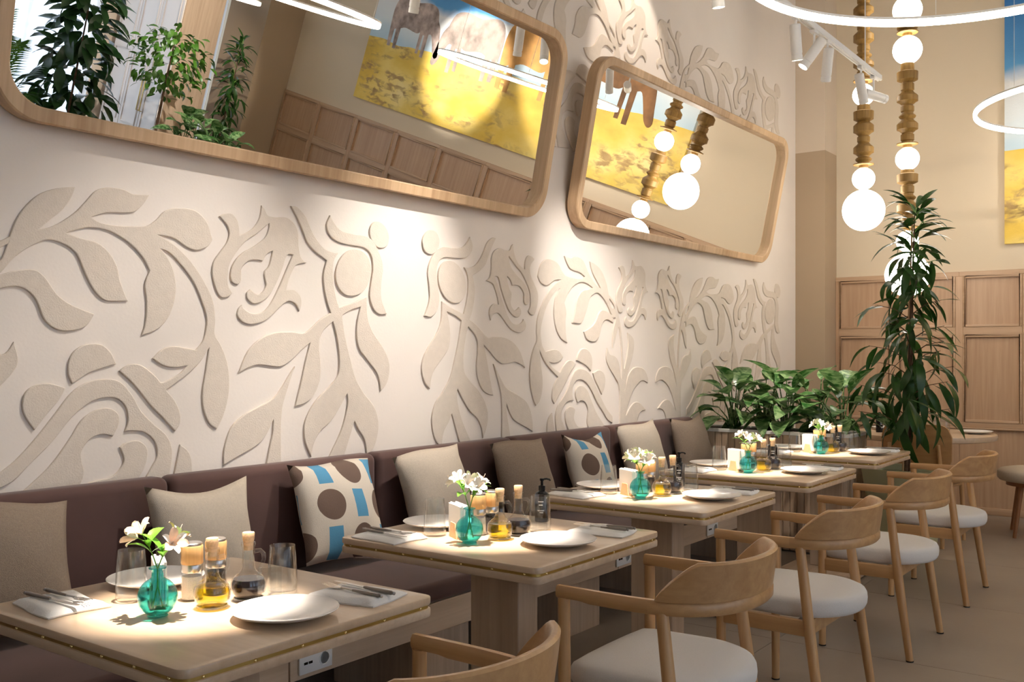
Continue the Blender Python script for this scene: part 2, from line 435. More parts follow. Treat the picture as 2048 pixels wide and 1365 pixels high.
# oak wainscot on the back wall
tw = thing('trim_3', 'oak wainscot of framed square panels on the back wall', 'wainscot', kind='structure')
Y1, Y0 = 2.957, -4.711; YE = [2.957, 2.43, 1.90, 1.385] + [1.385-.762*k for k in range(1, 8)] + [-4.711]; NP = len(YE)-1
ZR = [(.735, 1.555), (1.555, 2.062)]
for k in range(NP+1):
    yc = YE[k]; a, b = max(Y0, yc-.03), min(Y1, yc+.03)
    MB().box(XB-.03, a, .78, XB, b, 2.022).build('stile', PANELW, tw, 30, (.003, 1))
for z0, z1 in ((.735, .78), (1.52, 1.59), (2.022, 2.062)):
    for k in range(NP):
        b = YE[k]-(.0302 if z0 == 1.52 else 0); a = YE[k+1]+(.0302 if z0 == 1.52 else 0)
        MB().box(XB-.03, a, z0, XB, b, z1).build('rail', RAILW, tw, 30, (.003, 1))
for z0, z1 in ((.78, 1.52), (1.59, 2.022)):
    for k in range(NP):
        hh = z1-z0; ww = YE[k]-YE[k+1]-.06
        o = MB().box(-.008, -ww/2, 0, 0, ww/2, hh).build('panel', PANELW, tw); o.location = (XB, (YE[k]+YE[k+1])/2, z0)
        mm = MB()
        for q in ((-ww/2, 0, -ww/2+.02, hh), (ww/2-.02, 0, ww/2, hh), (-ww/2+.02, 0, ww/2-.02, .02), (-ww/2+.02, hh-.02, ww/2-.02, hh)):
            mm.box(-.036, q[0], q[1], -.0078, q[2], q[3])
        mm.build('moulding', RAILW, o, 30, (.004, 2))
for k in range(NP):
    MB().box(XB-.018, YE[k+1]+.001, .06, XB, YE[k]-.001, .72).build('base_panel', PANELW, tw)
MB().box(XB-.045, Y0, .72, XB, Y1, .735).build('ledge', RAILW, tw, 30, (.004, 2))
MB().box(XB-.03, Y0, 0, XB, Y1, .06).build('baseboard', RAILW, tw, 30, (.004, 2))
RELIEF = {
 'branch': [(1.93,1.617,1),(1.975,1.584),(1.975,1.644),(1.93,1.663),(1.892,1.773),(1.858,1.835),(1.806,1.889),(1.742,1.919),(1.676,1.932,1),(1.691,1.892),(1.721,1.848),(1.766,1.807),(1.802,1.773,1),(1.75,1.792),(1.683,1.84),(1.64,1.886),(1.601,1.93),(1.552,1.948),(1.497,1.949),(1.455,1.937),(1.388,1.943,1),(1.417,1.901),(1.45,1.871),(1.488,1.862),(1.561,1.854),(1.616,1.833,1),(1.588,1.82),(1.534,1.815),(1.46,1.819),(1.403,1.827),(1.364,1.851),(1.324,1.891),(1.263,1.909),(1.19,1.907),(1.137,1.867),(1.112,1.801,1),(1.137,1.771),(1.185,1.753),(1.232,1.762),(1.284,1.789),(1.349,1.796,1),(1.284,1.767),(1.211,1.71),(1.148,1.633),(1.11,1.562),(1.099,1.488),(1.102,1.433),(1.071,1.387),(1.043,1.322),(1.032,1.247),(1.04,1.172),(1.065,1.099),(1.093,1.057,1),(1.131,1.084),(1.156,1.14),(1.161,1.204),(1.148,1.277),(1.137,1.341),(1.131,1.373,1),(1.169,1.323),(1.222,1.278),(1.284,1.239),(1.319,1.218,1),(1.284,1.181),(1.261,1.136),(1.258,1.091),(1.282,1.06,1),(1.334,1.113),(1.383,1.159),(1.422,1.204),(1.46,1.247),(1.513,1.293,1),(1.474,1.316),(1.431,1.316),(1.398,1.298),(1.364,1.271),(1.344,1.249,1),(1.324,1.251),(1.263,1.279),(1.232,1.307,1),(1.284,1.301),(1.334,1.31),(1.378,1.337,1),(1.334,1.374),(1.284,1.384),(1.232,1.377),(1.19,1.37,1),(1.158,1.405),(1.145,1.45),(1.142,1.496),(1.164,1.559),(1.201,1.63),(1.253,1.689),(1.314,1.738),(1.395,1.761,1),(1.344,1.748),(1.299,1.695),(1.279,1.634),(1.279,1.572),(1.304,1.5),(1.354,1.446),(1.424,1.42,1),(1.407,1.471),(1.403,1.549),(1.41,1.609),(1.39,1.662,1),(1.422,1.711),(1.478,1.758),(1.552,1.791),(1.631,1.794),(1.706,1.769,1),(1.657,1.757),(1.596,1.747),(1.552,1.717),(1.52,1.67),(1.506,1.612),(1.476,1.544,1),(1.534,1.541),(1.57,1.544),(1.61,1.577),(1.644,1.636),(1.674,1.699),(1.717,1.728),(1.774,1.738),(1.83,1.713),(1.885,1.67)],
 'curled_leaf': [(1.96,1.603,1),(1.93,1.613),(1.885,1.628),(1.822,1.636),(1.782,1.611),(1.742,1.558),(1.691,1.524),(1.605,1.494,1),(1.64,1.448),(1.7,1.431),(1.75,1.438),(1.79,1.472),(1.814,1.53),(1.846,1.564),(1.885,1.575),(1.93,1.565),(1.96,1.554,1)],
 'flower': [(1.082,1.898,1),(1.057,1.911),(1.021,1.916),(0.995,1.895),(0.985,1.862),(0.983,1.834,1),(0.948,1.848),(0.911,1.874),(0.883,1.916),(0.873,1.968,1),(0.856,1.954),(0.84,1.93),(0.8,1.927),(0.744,1.933),(0.697,1.91),(0.676,1.871),(0.674,1.821),(0.662,1.772),(0.628,1.747,1),(0.668,1.74),(0.697,1.724),(0.726,1.672),(0.74,1.626,1),(0.697,1.627),(0.664,1.603),(0.658,1.567),(0.671,1.534,1),(0.691,1.565),(0.721,1.576),(0.744,1.572),(0.778,1.549),(0.823,1.511),(0.867,1.486),(0.927,1.473),(0.974,1.485),(0.995,1.51),(0.99,1.536),(0.971,1.554,1),(0.959,1.537),(0.921,1.521),(0.867,1.528),(0.823,1.569),(0.778,1.642),(0.744,1.707),(0.707,1.775,1),(0.738,1.77),(0.761,1.715),(0.795,1.65),(0.834,1.595),(0.878,1.566),(0.916,1.559),(0.945,1.577),(0.948,1.602),(0.93,1.619,1),(0.894,1.599),(0.867,1.611),(0.851,1.638),(0.856,1.664),(0.858,1.695),(0.836,1.718),(0.823,1.755),(0.817,1.782,1),(0.845,1.766),(0.867,1.735,1),(0.894,1.738),(0.937,1.732),(0.972,1.7),(0.974,1.674),(0.976,1.648),(0.995,1.632),(1.021,1.641),(1.029,1.67),(1.016,1.714),(0.974,1.76),(0.911,1.795),(0.856,1.835),(0.836,1.873),(0.834,1.895,1),(0.9,1.844),(0.948,1.814),(0.995,1.766),(1.031,1.712),(1.039,1.67),(1.037,1.627),(1.018,1.599,1),(1.037,1.581),(1.072,1.577),(1.097,1.607),(1.115,1.665),(1.109,1.715),(1.077,1.759),(1.047,1.796),(1.034,1.835),(1.047,1.868)],
 'bud': [(2.029,1.92,1),(2.051,1.932),(2.083,1.936),(2.106,1.917),(2.115,1.887),(2.117,1.861,1),(2.147,1.874),(2.18,1.898),(2.205,1.936),(2.214,1.984,1),(2.229,1.971),(2.243,1.949),(2.278,1.946),(2.328,1.952),(2.369,1.931),(2.388,1.895),(2.389,1.849),(2.4,1.804),(2.43,1.781,1),(2.395,1.775),(2.369,1.76),(2.343,1.713),(2.331,1.67,1),(2.369,1.671),(2.398,1.649),(2.404,1.616),(2.392,1.586,1),(2.374,1.614),(2.348,1.624),(2.328,1.621),(2.298,1.6),(2.258,1.565),(2.219,1.542),(2.166,1.53),(2.124,1.541),(2.106,1.564),(2.11,1.588),(2.127,1.604,1),(2.138,1.589),(2.171,1.574),(2.219,1.58),(2.258,1.618),(2.298,1.685),(2.328,1.745),(2.36,1.807,1),(2.333,1.802),(2.313,1.752),(2.283,1.692),(2.248,1.642),(2.209,1.615),(2.176,1.609),(2.15,1.625),(2.147,1.648),(2.163,1.664,1),(2.195,1.646),(2.219,1.657),(2.233,1.681),(2.229,1.705),(2.227,1.734),(2.246,1.755),(2.258,1.789),(2.263,1.813,1),(2.238,1.799),(2.219,1.77,1),(2.195,1.773),(2.157,1.768),(2.126,1.738),(2.124,1.714),(2.123,1.691),(2.106,1.676),(2.083,1.684),(2.076,1.711),(2.087,1.751),(2.124,1.793),(2.18,1.825),(2.229,1.862),(2.246,1.897),(2.248,1.917,1),(2.19,1.87),(2.147,1.843),(2.106,1.799),(2.074,1.749),(2.067,1.711),(2.069,1.671),(2.086,1.646,1),(2.069,1.629),(2.038,1.625),(2.016,1.653),(2,1.706),(2.005,1.752),(2.034,1.792),(2.06,1.826),(2.072,1.862),(2.06,1.892)],
 'figure': [(0.718,1.984,1),(0.685,1.984),(0.638,1.953),(0.608,1.905),(0.577,1.862),(0.534,1.824),(0.49,1.809),(0.442,1.807,1),(0.471,1.764),(0.475,1.688),(0.458,1.613),(0.439,1.564,1),(0.387,1.578),(0.32,1.6),(0.266,1.622,1),(0.259,1.524),(0.224,1.456),(0.168,1.397),(0.125,1.337),(0.113,1.277),(0.132,1.217),(0.175,1.178,1),(0.196,1.258),(0.266,1.328),(0.314,1.377),(0.331,1.435),(0.327,1.503),(0.307,1.569,1),(0.374,1.55),(0.42,1.527,1),(0.41,1.472),(0.393,1.405),(0.367,1.328),(0.334,1.241),(0.28,1.171),(0.217,1.11),(0.189,1.039),(0.196,0.97),(0.224,0.912),(0.266,0.886,1),(0.28,0.956),(0.32,1.007),(0.344,1.047,1),(0.387,0.944),(0.426,0.852,1),(0.528,0.861,1),(0.465,0.95),(0.426,1.014),(0.4,1.079),(0.387,1.136),(0.39,1.173,1),(0.439,1.11),(0.49,1.055),(0.553,1.012),(0.59,0.959),(0.602,0.903,1),(0.638,0.972),(0.644,1.046),(0.614,1.108),(0.565,1.162),(0.503,1.207),(0.452,1.253),(0.439,1.3),(0.442,1.367),(0.458,1.442),(0.477,1.497,1),(0.528,1.46),(0.553,1.422),(0.556,1.366),(0.547,1.301),(0.553,1.236),(0.59,1.172),(0.638,1.141),(0.694,1.13,1),(0.668,1.211),(0.65,1.275),(0.632,1.339),(0.611,1.401,1),(0.662,1.366),(0.709,1.33),(0.767,1.301),(0.823,1.302),(0.889,1.309),(0.943,1.296),(0.99,1.275,1),(0.943,1.365),(0.878,1.418),(0.8,1.444),(0.709,1.449),(0.638,1.447),(0.553,1.506),(0.49,1.536,1),(0.509,1.573),(0.528,1.638),(0.534,1.703),(0.515,1.767,1),(0.577,1.797),(0.626,1.835),(0.65,1.878),(0.68,1.93)],
 'fruit': [(0.239,1.717),(0.262,1.669),(0.302,1.633),(0.352,1.616),(0.401,1.619),(0.439,1.644),(0.46,1.683),(0.459,1.73),(0.438,1.776),(0.399,1.813),(0.35,1.832),(0.301,1.83),(0.261,1.806),(0.238,1.766)],
 'berry': [(0.124,1.932),(0.117,1.904),(0.124,1.877),(0.142,1.858),(0.169,1.85),(0.198,1.854),(0.224,1.869),(0.242,1.893),(0.249,1.921),(0.242,1.946),(0.225,1.966),(0.199,1.975),(0.169,1.971),(0.143,1.956)],
 'curved_petal': [(0.493,1.971,1),(0.471,1.943),(0.426,1.91),(0.347,1.901),(0.266,1.899),(0.217,1.872),(0.175,1.816),(0.157,1.758),(0.168,1.687),(0.168,1.617),(0.132,1.543,1),(0.182,1.539),(0.224,1.565),(0.248,1.623),(0.238,1.693),(0.227,1.753),(0.238,1.811),(0.28,1.842),(0.347,1.846),(0.439,1.852),(0.496,1.88),(0.515,1.925)],
 'sprout': [(0.691,1.307,1),(0.726,1.267),(0.767,1.214),(0.812,1.17),(0.878,1.142),(0.964,1.107),(1.026,1.059),(1.059,0.977),(1.062,0.91,1),(1.016,0.931),(0.943,0.959),(0.878,0.989),(0.84,1.03),(0.812,1.077,1),(0.817,1.02),(0.834,0.959),(0.856,0.865,1),(0.767,0.856,1),(0.769,0.972),(0.769,1.062),(0.761,1.133),(0.732,1.213)],
 'dome_petal': [(1.689,1.249,1),(1.704,1.285),(1.7,1.334),(1.674,1.37),(1.631,1.389),(1.579,1.387),(1.543,1.358),(1.522,1.316,1),(1.57,1.304),(1.631,1.284)],
 'round_petal': [(1.82,1.097,1),(1.85,1.14),(1.862,1.179),(1.854,1.222),(1.822,1.248),(1.774,1.256),(1.711,1.237,1),(1.733,1.198),(1.774,1.152)],
 'arch': [(1.953,0.956,1),(1.885,1.003),(1.814,1.075),(1.75,1.151),(1.691,1.221),(1.631,1.256),(1.561,1.266),(1.506,1.253),(1.46,1.205),(1.422,1.143),(1.364,1.088),(1.319,1.051),(1.294,0.996),(1.299,0.925),(1.324,0.831,1),(1.441,0.844,1),(1.383,0.933),(1.359,0.975),(1.369,1.028),(1.412,1.065),(1.46,1.073),(1.492,1.072,1),(1.478,1.112),(1.488,1.163),(1.525,1.194),(1.579,1.196),(1.631,1.178),(1.691,1.132),(1.758,1.055),(1.83,0.99),(1.892,0.934),(1.953,0.91,1)],
 'inner_arch': [(1.885,0.879,1),(1.774,0.969),(1.7,1.059),(1.657,1.122),(1.605,1.156),(1.552,1.162),(1.515,1.139),(1.513,1.097),(1.536,1.058,1),(1.579,1.068),(1.623,1.054),(1.653,1.015),(1.653,0.983),(1.644,0.941),(1.657,0.902),(1.691,0.857,1)],
 'inner_petal': [(1.511,1.019,1),(1.478,1.036),(1.431,1.036),(1.398,1.004),(1.403,0.952),(1.431,0.903),(1.497,0.834,1),(1.666,0.854,1),(1.649,0.892),(1.605,0.908),(1.543,0.915),(1.506,0.945),(1.495,0.977)],
 'side_petal': [(1.26,1.011,1),(1.222,0.981),(1.206,0.926),(1.211,0.818,1),(1.304,0.829,1),(1.279,0.932)],
 'stem': [(1.848,1.775,1),(1.898,1.742),(1.968,1.698),(2.009,1.648),(2.051,1.555),(2.078,1.429),(2.092,1.302),(2.103,1.26),(2.135,1.344),(2.156,1.419),(2.145,1.499,1),(2.22,1.463),(2.231,1.398),(2.199,1.312),(2.145,1.227),(2.113,1.132,1),(2.167,1.227),(2.253,1.269),(2.364,1.257),(2.42,1.201),(2.427,1.157,1),(2.341,1.175),(2.253,1.139),(2.188,1.077),(2.145,1.004),(2.124,0.952,1),(2.21,1.023),(2.297,1.032),(2.398,0.977,1),(2.319,0.964),(2.275,0.912),(2.253,0.827,1),(2.019,0.842,1),(2.04,0.903),(2.04,1.124),(1.999,1.188),(1.918,1.262),(1.874,1.324),(1.888,1.396,1),(1.918,1.355),(1.978,1.345),(2.03,1.303),(2.061,1.197,1),(2.071,1.302),(2.061,1.418),(2.036,1.533,1),(2.009,1.501),(1.978,1.428),(1.952,1.394,1),(1.952,1.448),(1.958,1.511),(1.989,1.574),(1.978,1.595,1),(1.948,1.596),(1.978,1.657),(1.918,1.706),(1.838,1.754)],
}
# ============================================================ raised plaster ornament of the mural wall
AXIS_A, AXIS_B = 3.5, 5.98       # mirror axes of the pattern (metres along the wall)
ROW = 1.75                       # height of one repeat
def relief_mesh(name, pts, sgn):
    cu = bpy.data.curves.new(name, 'CURVE'); cu.dimensions = '2D'; cu.fill_mode = 'BOTH'
    P = catmull(pts, 4)
    sp = cu.splines.new('POLY'); sp.points.add(len(P)-1)
    for i, (u, z) in enumerate(P): sp.points[i].co = (sgn*u, z, 0, 1)
    sp.use_cyclic_u = True
    cu.extrude = .0035; cu.bevel_depth = .0035; cu.bevel_resolution = 2; cu.offset = -.0045
    ob = bpy.data.objects.new(name, cu); COL.objects.link(ob)
    dg = bpy.context.evaluated_depsgraph_get(); dg.update()
    me = bpy.data.meshes.new_from_object(ob.evaluated_get(dg)); me.name = name
    bpy.data.objects.remove(ob); bpy.data.curves.remove(cu)
    me.transform(Matrix.Rotation(R(90), 4, 'X'))
    me.materials.clear(); me.materials.append(RELIEFM)
    me.polygons.foreach_set('use_smooth', [True]*len(me.polygons)); me.set_sharp_from_angle(angle=R(50))
    return me
for nm, pts in RELIEF.items():
    ml = relief_mesh('relief_'+nm, pts, -1)
    mr = ml.copy(); mr.transform(Matrix.Scale(-1, 4, (1,0,0))); mr.flip_normals()
    dep = -.0005 if nm == 'stem' else 0
    for row in (0, 1):
        for me, x in ((ml, AXIS_A), (mr, AXIS_A), (ml, 2*AXIS_B-AXIS_A)):
            o = link_mesh('relief_'+nm, me, None, wl); o.location = (x, YW-.0015-dep, ROW*row)
# ============================================================ mirrors
def make_mirror(x0, x1, label):
    W, H, r, fw, dp = x1-x0, 1.03, .17, .052, .072
    t = thing('wall_mirror', label, 'mirror', ((x0+x1)/2, 3.158, 2.113), group=None)
    t.rotation_euler = (R(MIRROR_TILT), 0, 0)
    out = rrect(-W/2, 0, W/2, H, r, 12); inn = rrect(-W/2+fw, fw, W/2-fw, H-fw, r-fw+.012, 12)
    rings = []
    for (ox, oz), (ix, iz) in zip(out, inn):
        bx, bz = ox+(ix-ox)*.1, oz+(iz-oz)*.1
        rings.append([(ox, dp, oz), (ox, .006, oz), (bx, 0, bz), (ix+(ox-ix)*.1, 0, iz+(oz-iz)*.1), (ix, .006, iz), (ix, dp, iz)])
    MB().loft(rings, True).build('frame', FRAMEW, t, 40)
    MB().prism([(a, -b) for a, b in rrect(-W/2+fw*.6, fw*.6, W/2-fw*.6, H-fw*.6, r-fw*.6, 12)], .044, .050).xform(Matrix.Rotation(R(-90), 4, 'X')).build('mirror_plate', MIRROR, t)
    MB().box(-W/2+.25, dp, .02, -W/2+.29, dp+.012, H-.02).box(W/2-.29, dp, .02, W/2-.25, dp+.012, H-.02).build('bracket', DARK, t)
    return t
MIRROR_TILT = 11.0
make_mirror(1.50, 4.573, 'wide tilted wall mirror reflecting plants and wardrobe, rounded oak frame')
make_mirror(4.886, 7.915, 'wide tilted wall mirror nearer the pilaster, with rounded oak frame')

# ============================================================ banquette
bq = thing('banquette_bench', 'long brown velvet banquette with oak base along the mural wall', 'bench', (0,0,0))
SEAM = [-1.06, 0, 1.06, 2.12, 3.18, 4.22, 5.24, 6.40]
for a, b in zip(SEAM, SEAM[1:]):
    MB().box(a+.002, 3.10, .44, b-.002, YW-.022, .908).build('back_cushion', VELVET, bq, 40, (.035, 4))
    MB().box(a+.002, 2.455, .40, b-.002, 3.105, .478).build('seat_cushion', VELVET, bq, 40, (.025, 3))
    MB().box(a+.003, 2.462, .285, b-.003, 2.50, .40).build('apron', OAKX, bq, 30, (.002, 1))
    MB().box(b-.36, 2.56, 0, b-.02, 3.0, .30).build('leg_box', OAKZ, bq)
MB().box(SEAM[0], 2.50, .37, SEAM[-1], YW-.03, .40).build('seat_board', OAKX, bq)

def make_socket():
    t = thing('power_socket', '', 'socket', (0,0,0))
    MB().box(-.072, -.008, -.035, .072, 0, .035).build('cover_plate', WHITEP, t, 30, (.003, 2))
    for s in (-1, 1):
        MB().box(-.036+s*.010-.008, -.0095, -.004, -.036+s*.010+.008, -.0075, .004).build('usb_port', BLACKP, t)
    MB().lathe([(.024,0),(.024,.002),(.020,.002),(.019,-.004),(0,-.004)], 20).xform(Matrix.Translation((.036,-.008,0)) @ Matrix.Rotation(R(90),4,'X')).build('outlet_ring', WHITEP, t, 30)
    for s in (-1, 1):
        MB().lathe([(.0028,0),(.0028,.001)], 8).xform(Matrix.Translation((.036+s*.0095,-.0045,0)) @ Matrix.Rotation(R(90),4,'X')).build('pin_hole', BLACKP, t)
    return t
sk = make_socket()
ORD = ['fifth', 'fourth', 'third', 'second', 'first']
for x, lb in ((2.227, 'white double power socket on the bench base, third from the planter'), (4.262, 'white double power socket on the bench base, second from the planter'), (5.293, 'white double power socket on the bench base, closest to the planter')):
    place(sk, (x, 2.461, .336), 0, lb, 'bench power sockets')

# scatter cushions
def pillow(w_, h_, T, mt, seed, name='scatter_cushion'):
    rnd = random.Random(seed); ph = [rnd.uniform(0, 6) for _ in range(4)]
    b = MB(); n = 15
    def P(u, v, s):
        x = 2*u-1; y = 2*v-1
        th = max(0, (1-x**2))**.55 * max(0, (1-y**2))**.55
        wr = .004*math.sin(7*x+ph[0])*math.sin(6*y+ph[1])*(1-abs(x*y))
        return (x*w_/2*(1-.075*(1-y*y)), s*(T*th) + wr, h_/2+y*h_/2*(1-.075*(1-x*x)) + (.018*math.sin(2.2*x+ph[2])*(y > 0)*y))
    b.grid(n, n, lambda u, v: P(u, v, -1)); b.grid(n, n, lambda u, v: P(u, v, 1))
    me = b.mesh(name, 0)
    bm = bmesh.new(); bm.from_mesh(me); bmesh.ops.remove_doubles(bm, verts=bm.verts, dist=.0085*.5); bmesh.ops.recalc_face_normals(bm, faces=bm.faces); bm.to_mesh(me); bm.free()
    me.polygons.foreach_set('use_smooth', [True]*len(me.polygons))
    return link_mesh(name, me, mt)
CUSH = [(1.43, TAUPE, .46, 3, 'taupe linen cushion on the bench by the fifth table from the planter', 18),
        (2.18, LINEN, .43, 0, 'pale beige cushion between the taupe cushion and a patterned cushion, by the fifth table', 12),
        (2.82, PATTERN, .46, 5, 'cream cushion with brown discs and blue bars behind the fourth table from planter', 22),
        (3.48, LINEN, .44, -7, 'pale beige cushion between a patterned cushion and a taupe one, behind the fourth table', 14),
        (4.18, TAUPE, .45, -3, 'taupe linen cushion between pale beige cushion and patterned cushion', 16),
        (4.80, PATTERN, .44, 2, 'cream cushion with brown discs and blue bars behind the third table from planter', 18),
        (5.47, LINEN, .45, -8, 'pale beige cushion between patterned and taupe cushions near the planter', 14),
        (6.16, TAUPE, .46, -5, 'taupe linen cushion at the bench end beside the slatted planter', 14)]
for i, (x, m_, sz, rot, lb, tilt) in enumerate(CUSH):
    c = pillow(sz, sz*.94, .085, m_, i)
    c.matrix_world = Matrix.Translation((x, 2.975-.004*tilt+.02, .486+abs(math.sin(R(rot)))*sz/2)) @ Matrix.Rotation(R(-3+2*(i%3)),4,'Z') @ Matrix.Rotation(R(-tilt),4,'X') @ Matrix.Rotation(R(rot),4,'Y')
    finish(c, None, lb, 'cushion', 'scatter cushions on the banquette')

# ============================================================ tables
TW, TL = .728, .80
TAB = [(1.119, 1.603), (2.252, 1.574), (3.409, 1.612), (4.517, 1.605), (5.679, 1.629)]
TN = ['fifth table from the slatted planter', 'fourth table from the slatted planter', 'third table from the slatted planter', 'second table from the slatted planter', 'table right beside the slatted planter']
def make_table():
    t = thing('dining_table', '', 'table')
    MB().prism(rrect(0, 0, TW, TL, .028, 6), .73, .75).build('table_top', OAKTOP, t, 40, (.004, 2))
    bd = MB().prism(rrect(.005, .005, TW-.005, TL-.005, .025, 6), .7215, .7305).build('brass_band', BRASS, t, 40)
    MB().prism(rrect(0, 0, TW, TL, .028, 6), .70, .722).build('lower_top', OAKY, t, 40, (.004, 2))
    sm = MB().lathe([(.0042,0),(.0038,.0018),(.002,.0032),(0,.0036)], 8).mesh('stud', 60); sm.materials.append(BRASSN)
    nx, ny = 6, 7
    for i in range(nx):
        for y, rz in ((.005, 0), (TL-.005, 180)):
            o = link_mesh('stud', sm, None, bd); o.location = (.05+(TW-.1)*i/(nx-1), y, .726); o.rotation_euler = (R(90), 0, R(rz))
    for i in range(ny):
        for x, rz in ((.005, -90), (TW-.005, 90)):
            o = link_mesh('stud', sm, None, bd); o.location = (x, .05+(TL-.1)*i/(ny-1), .726); o.rotation_euler = (R(90), 0, R(rz))
    cx, cy = TW/2+.01, TL/2
    MB().box(cx-.055, cy-.10, .045, cx+.055, cy+.10, .69).build('pedestal', OAKZ, t, 30, (.003, 1))
    MB().box(cx-.16, cy-.2, .69, cx+.16, cy+.2, .70).build('mounting_plate', DARK, t)
    MB().box(cx-.24, cy-.225, .012, cx+.24, cy+.225, .045).build('base_plate', OAKX, t, 30, (.004, 2))
    MB().box(cx-.22, cy-.205, 0, cx+.22, cy+.205, .012).build('foot_pad', DARK, t)
    return t
tb = make_table()
for (x, y), n in zip(TAB, TN): place(tb, (x, y, 0), 0, 'square oak %s, with brass studded edge' % n.replace('table', 'dining table', 1), 'banquette dining tables')

# ============================================================ armchairs
def make_armchair():
    t = thing('dining_armchair', '', 'armchair')
    ctl = [(.262,.228),(.266,.12),(.267,.02),(.262,-.06),(.245,-.13),(.205,-.19),(.145,-.232),(.075,-.255),(0,-.262)]
    half = []
    for i in range(len(ctl)-1):
        p0 = Vector(ctl[max(0,i-1)]); p1 = Vector(ctl[i]); p2 = Vector(ctl[i+1]); p3 = Vector(ctl[i+2]) if i+2 < len(ctl) else Vector((-ctl[-2][0], ctl[-2][1]))
        for k in range(4):
            q = k/4; half.append(.5*((2*p1)+(p2-p0)*q+(2*p0-5*p1+4*p2-p3)*q*q+(3*p1-p0-3*p2+p3)*q**3))
    half.append(Vector(ctl[-1]))
    full = half + [Vector((-p.x, p.y)) for p in reversed(half[:-1])]
    n = len(full)
    def tang(i): return (full[min(i+1,n-1)]-full[max(i-1,0)]).normalized()
    def rail(i0, i1):
        rings = []
        for i in range(i0, i1+1):
            p = full[i]; d = tang(i); nn = Vector((d.y, -d.x))     # outward normal
            if nn.dot(p - Vector((0,.05))) < 0: nn = -nn
            a = abs(i-(n-1)/2)/((n-1)/2)
            hw = .013 + .004*(1-a); z0, z1 = .660, .698
            if a > .9: z0 += .004
            ring = []
            for ox, oz in ((-hw*.6,z0),(hw*.6,z0),(hw,z0+.008),(hw,z1-.009),(hw*.5,z1),(-hw*.5,z1),(-hw,z1-.009),(-hw,z0+.008)):
                q = p + nn*ox; ring.append((q.x, q.y, oz))
            rings.append(ring)
        return MB().loft(rings)
    m1 = 12
    rail(0, m1).build('armrest', BEECH, t, 45); rail(n-1-m1, n-1).build('armrest', BEECH, t, 45)
    rail(m1, n-1-m1).build('back_rail', BEECH, t, 45)
    i0 = 13; rings = []
    for i in range(i0, n-i0):
        p = full[i]; d = tang(i); nn = Vector((d.y, -d.x))
        if nn.dot(p - Vector((0,.05))) < 0: nn = -nn
        e = min(i-i0, n-1-i0-i)/5.0
        zt = .700 + .104*min(1, max(.02, e))**.75 ; zt -= .012*max(0, 1-abs(e-1.2)/1.2) if e < 1.2 else 0
        tk = .011
        def at(off, z): 
            q = p + nn*(off + (z-.69)*.16); return (q.x, q.y, z)
        rings.append([at(-tk,.697), at(tk+.003,.697), at(tk+.002,(zt+.697)/2), at(tk,zt-.006), at(tk*.4,zt), at(-tk*.4,zt), at(-tk,zt-.006), at(-tk,(zt+.697)/2)])
    MB().loft(rings).build('backrest', BEECH, t, 45)
    for s in (-1, 1):
        MB().tube([(s*.258,.208,.0),(s*.259,.208,.35),(s*.2605,.210,.665)], [.0155,.0185,.0175], 14).build('leg', BEECHZ, t, 60)
        MB().tube([(s*.275,-.185,.0),(s*.2645,-.135,.35),(s*.254,-.094,.665)], [.0155,.020,.0175], 14).build('leg', BEECHZ, t, 60)
        MB().add([(s*.247,.20,.352),(s*.270,.20,.352),(s*.270,-.13,.352),(s*.247,-.13,.352),(s*.247,.20,.408),(s*.270,.20,.408),(s*.270,-.13,.408),(s*.247,-.13,.408)],
                 [(0,3,2,1),(4,5,6,7),(0,1,5,4),(1,2,6,5),(2,3,7,6),(3,0,4,7)]).build('side_rail', BEECH, t, 30, (.004, 2))
        for q in ((.258*s,.208,0),(.275*s,-.185,0)):
            MB().lathe([(.0165,0),(.0165,.006)], 12, (q[0],q[1],0)).build('foot_cap', DARK, t)
    MB().box(-.25, .188, .352, .25, .212, .405).build('front_rail', BEECH, t, 30, (.004, 2))
    MB().box(-.25, -.13, .352, .25, -.105, .405).build('cross_rail', BEECH, t, 30, (.004, 2))
    # cushion, straight front and round back
    pl = []
    for k in range(33):
        a = R(180 + 180*k/32); x_ = .245*math.cos(a); pl.append((abs(x_)**.9*(1 if x_ > 0 else -1)*.245**.1, -.02+.215*math.sin(a)))
    pl += [(.238,.10),(.232,.185),(.215,.218),(.12,.225),(0,.227),(-.12,.225),(-.215,.218),(-.232,.185),(-.238,.10)]
    rings = []
    for sc, z in ((.90,.404),(.965,.408),(.992,.420),(1,.438),(.992,.456),(.965,.468),(.90,.475),(.7,.480),(.4,.483),(.05,.484)):
        rings.append([(a*sc, b*sc, z) for a, b in pl])
    cu = MB().loft(rings).build('seat_cushion', SEATF, t, 50)
    tg = MB().box(-.014, -.004, -.012, .014, .004, .006).build('brand_tag', BLACKP, cu); tg.location = (.168, -.166, .452); tg.rotation_euler = (0, 0, R(-38))
    MB().box(-.008, -.0045, -.006, .008, .0045, -.003).build('tag_print', WHITEP, cu).matrix_basis = Matrix.Translation((.168,-.166,.452)) @ Matrix.Rotation(R(-38),4,'Z')
    return t
ac = make_armchair()
CH = [(1.44, 1.322, -1), (2.578, 1.322, 1), (3.667, 1.335, -1), (4.774, 1.335, 0), (5.93, 1.345, 1)]
for (x, y, rz), n in zip(CH, TN):
    place(ac, (x, y, 0), R(rz), 'beech armchair with white seat cushion drawn up to the %s' % n, 'armchairs along the banquette tables')

# ============================================================ tableware
def pick(o, loc, rz=0, label=None, group=None): return place(o, loc, rz, label, group)

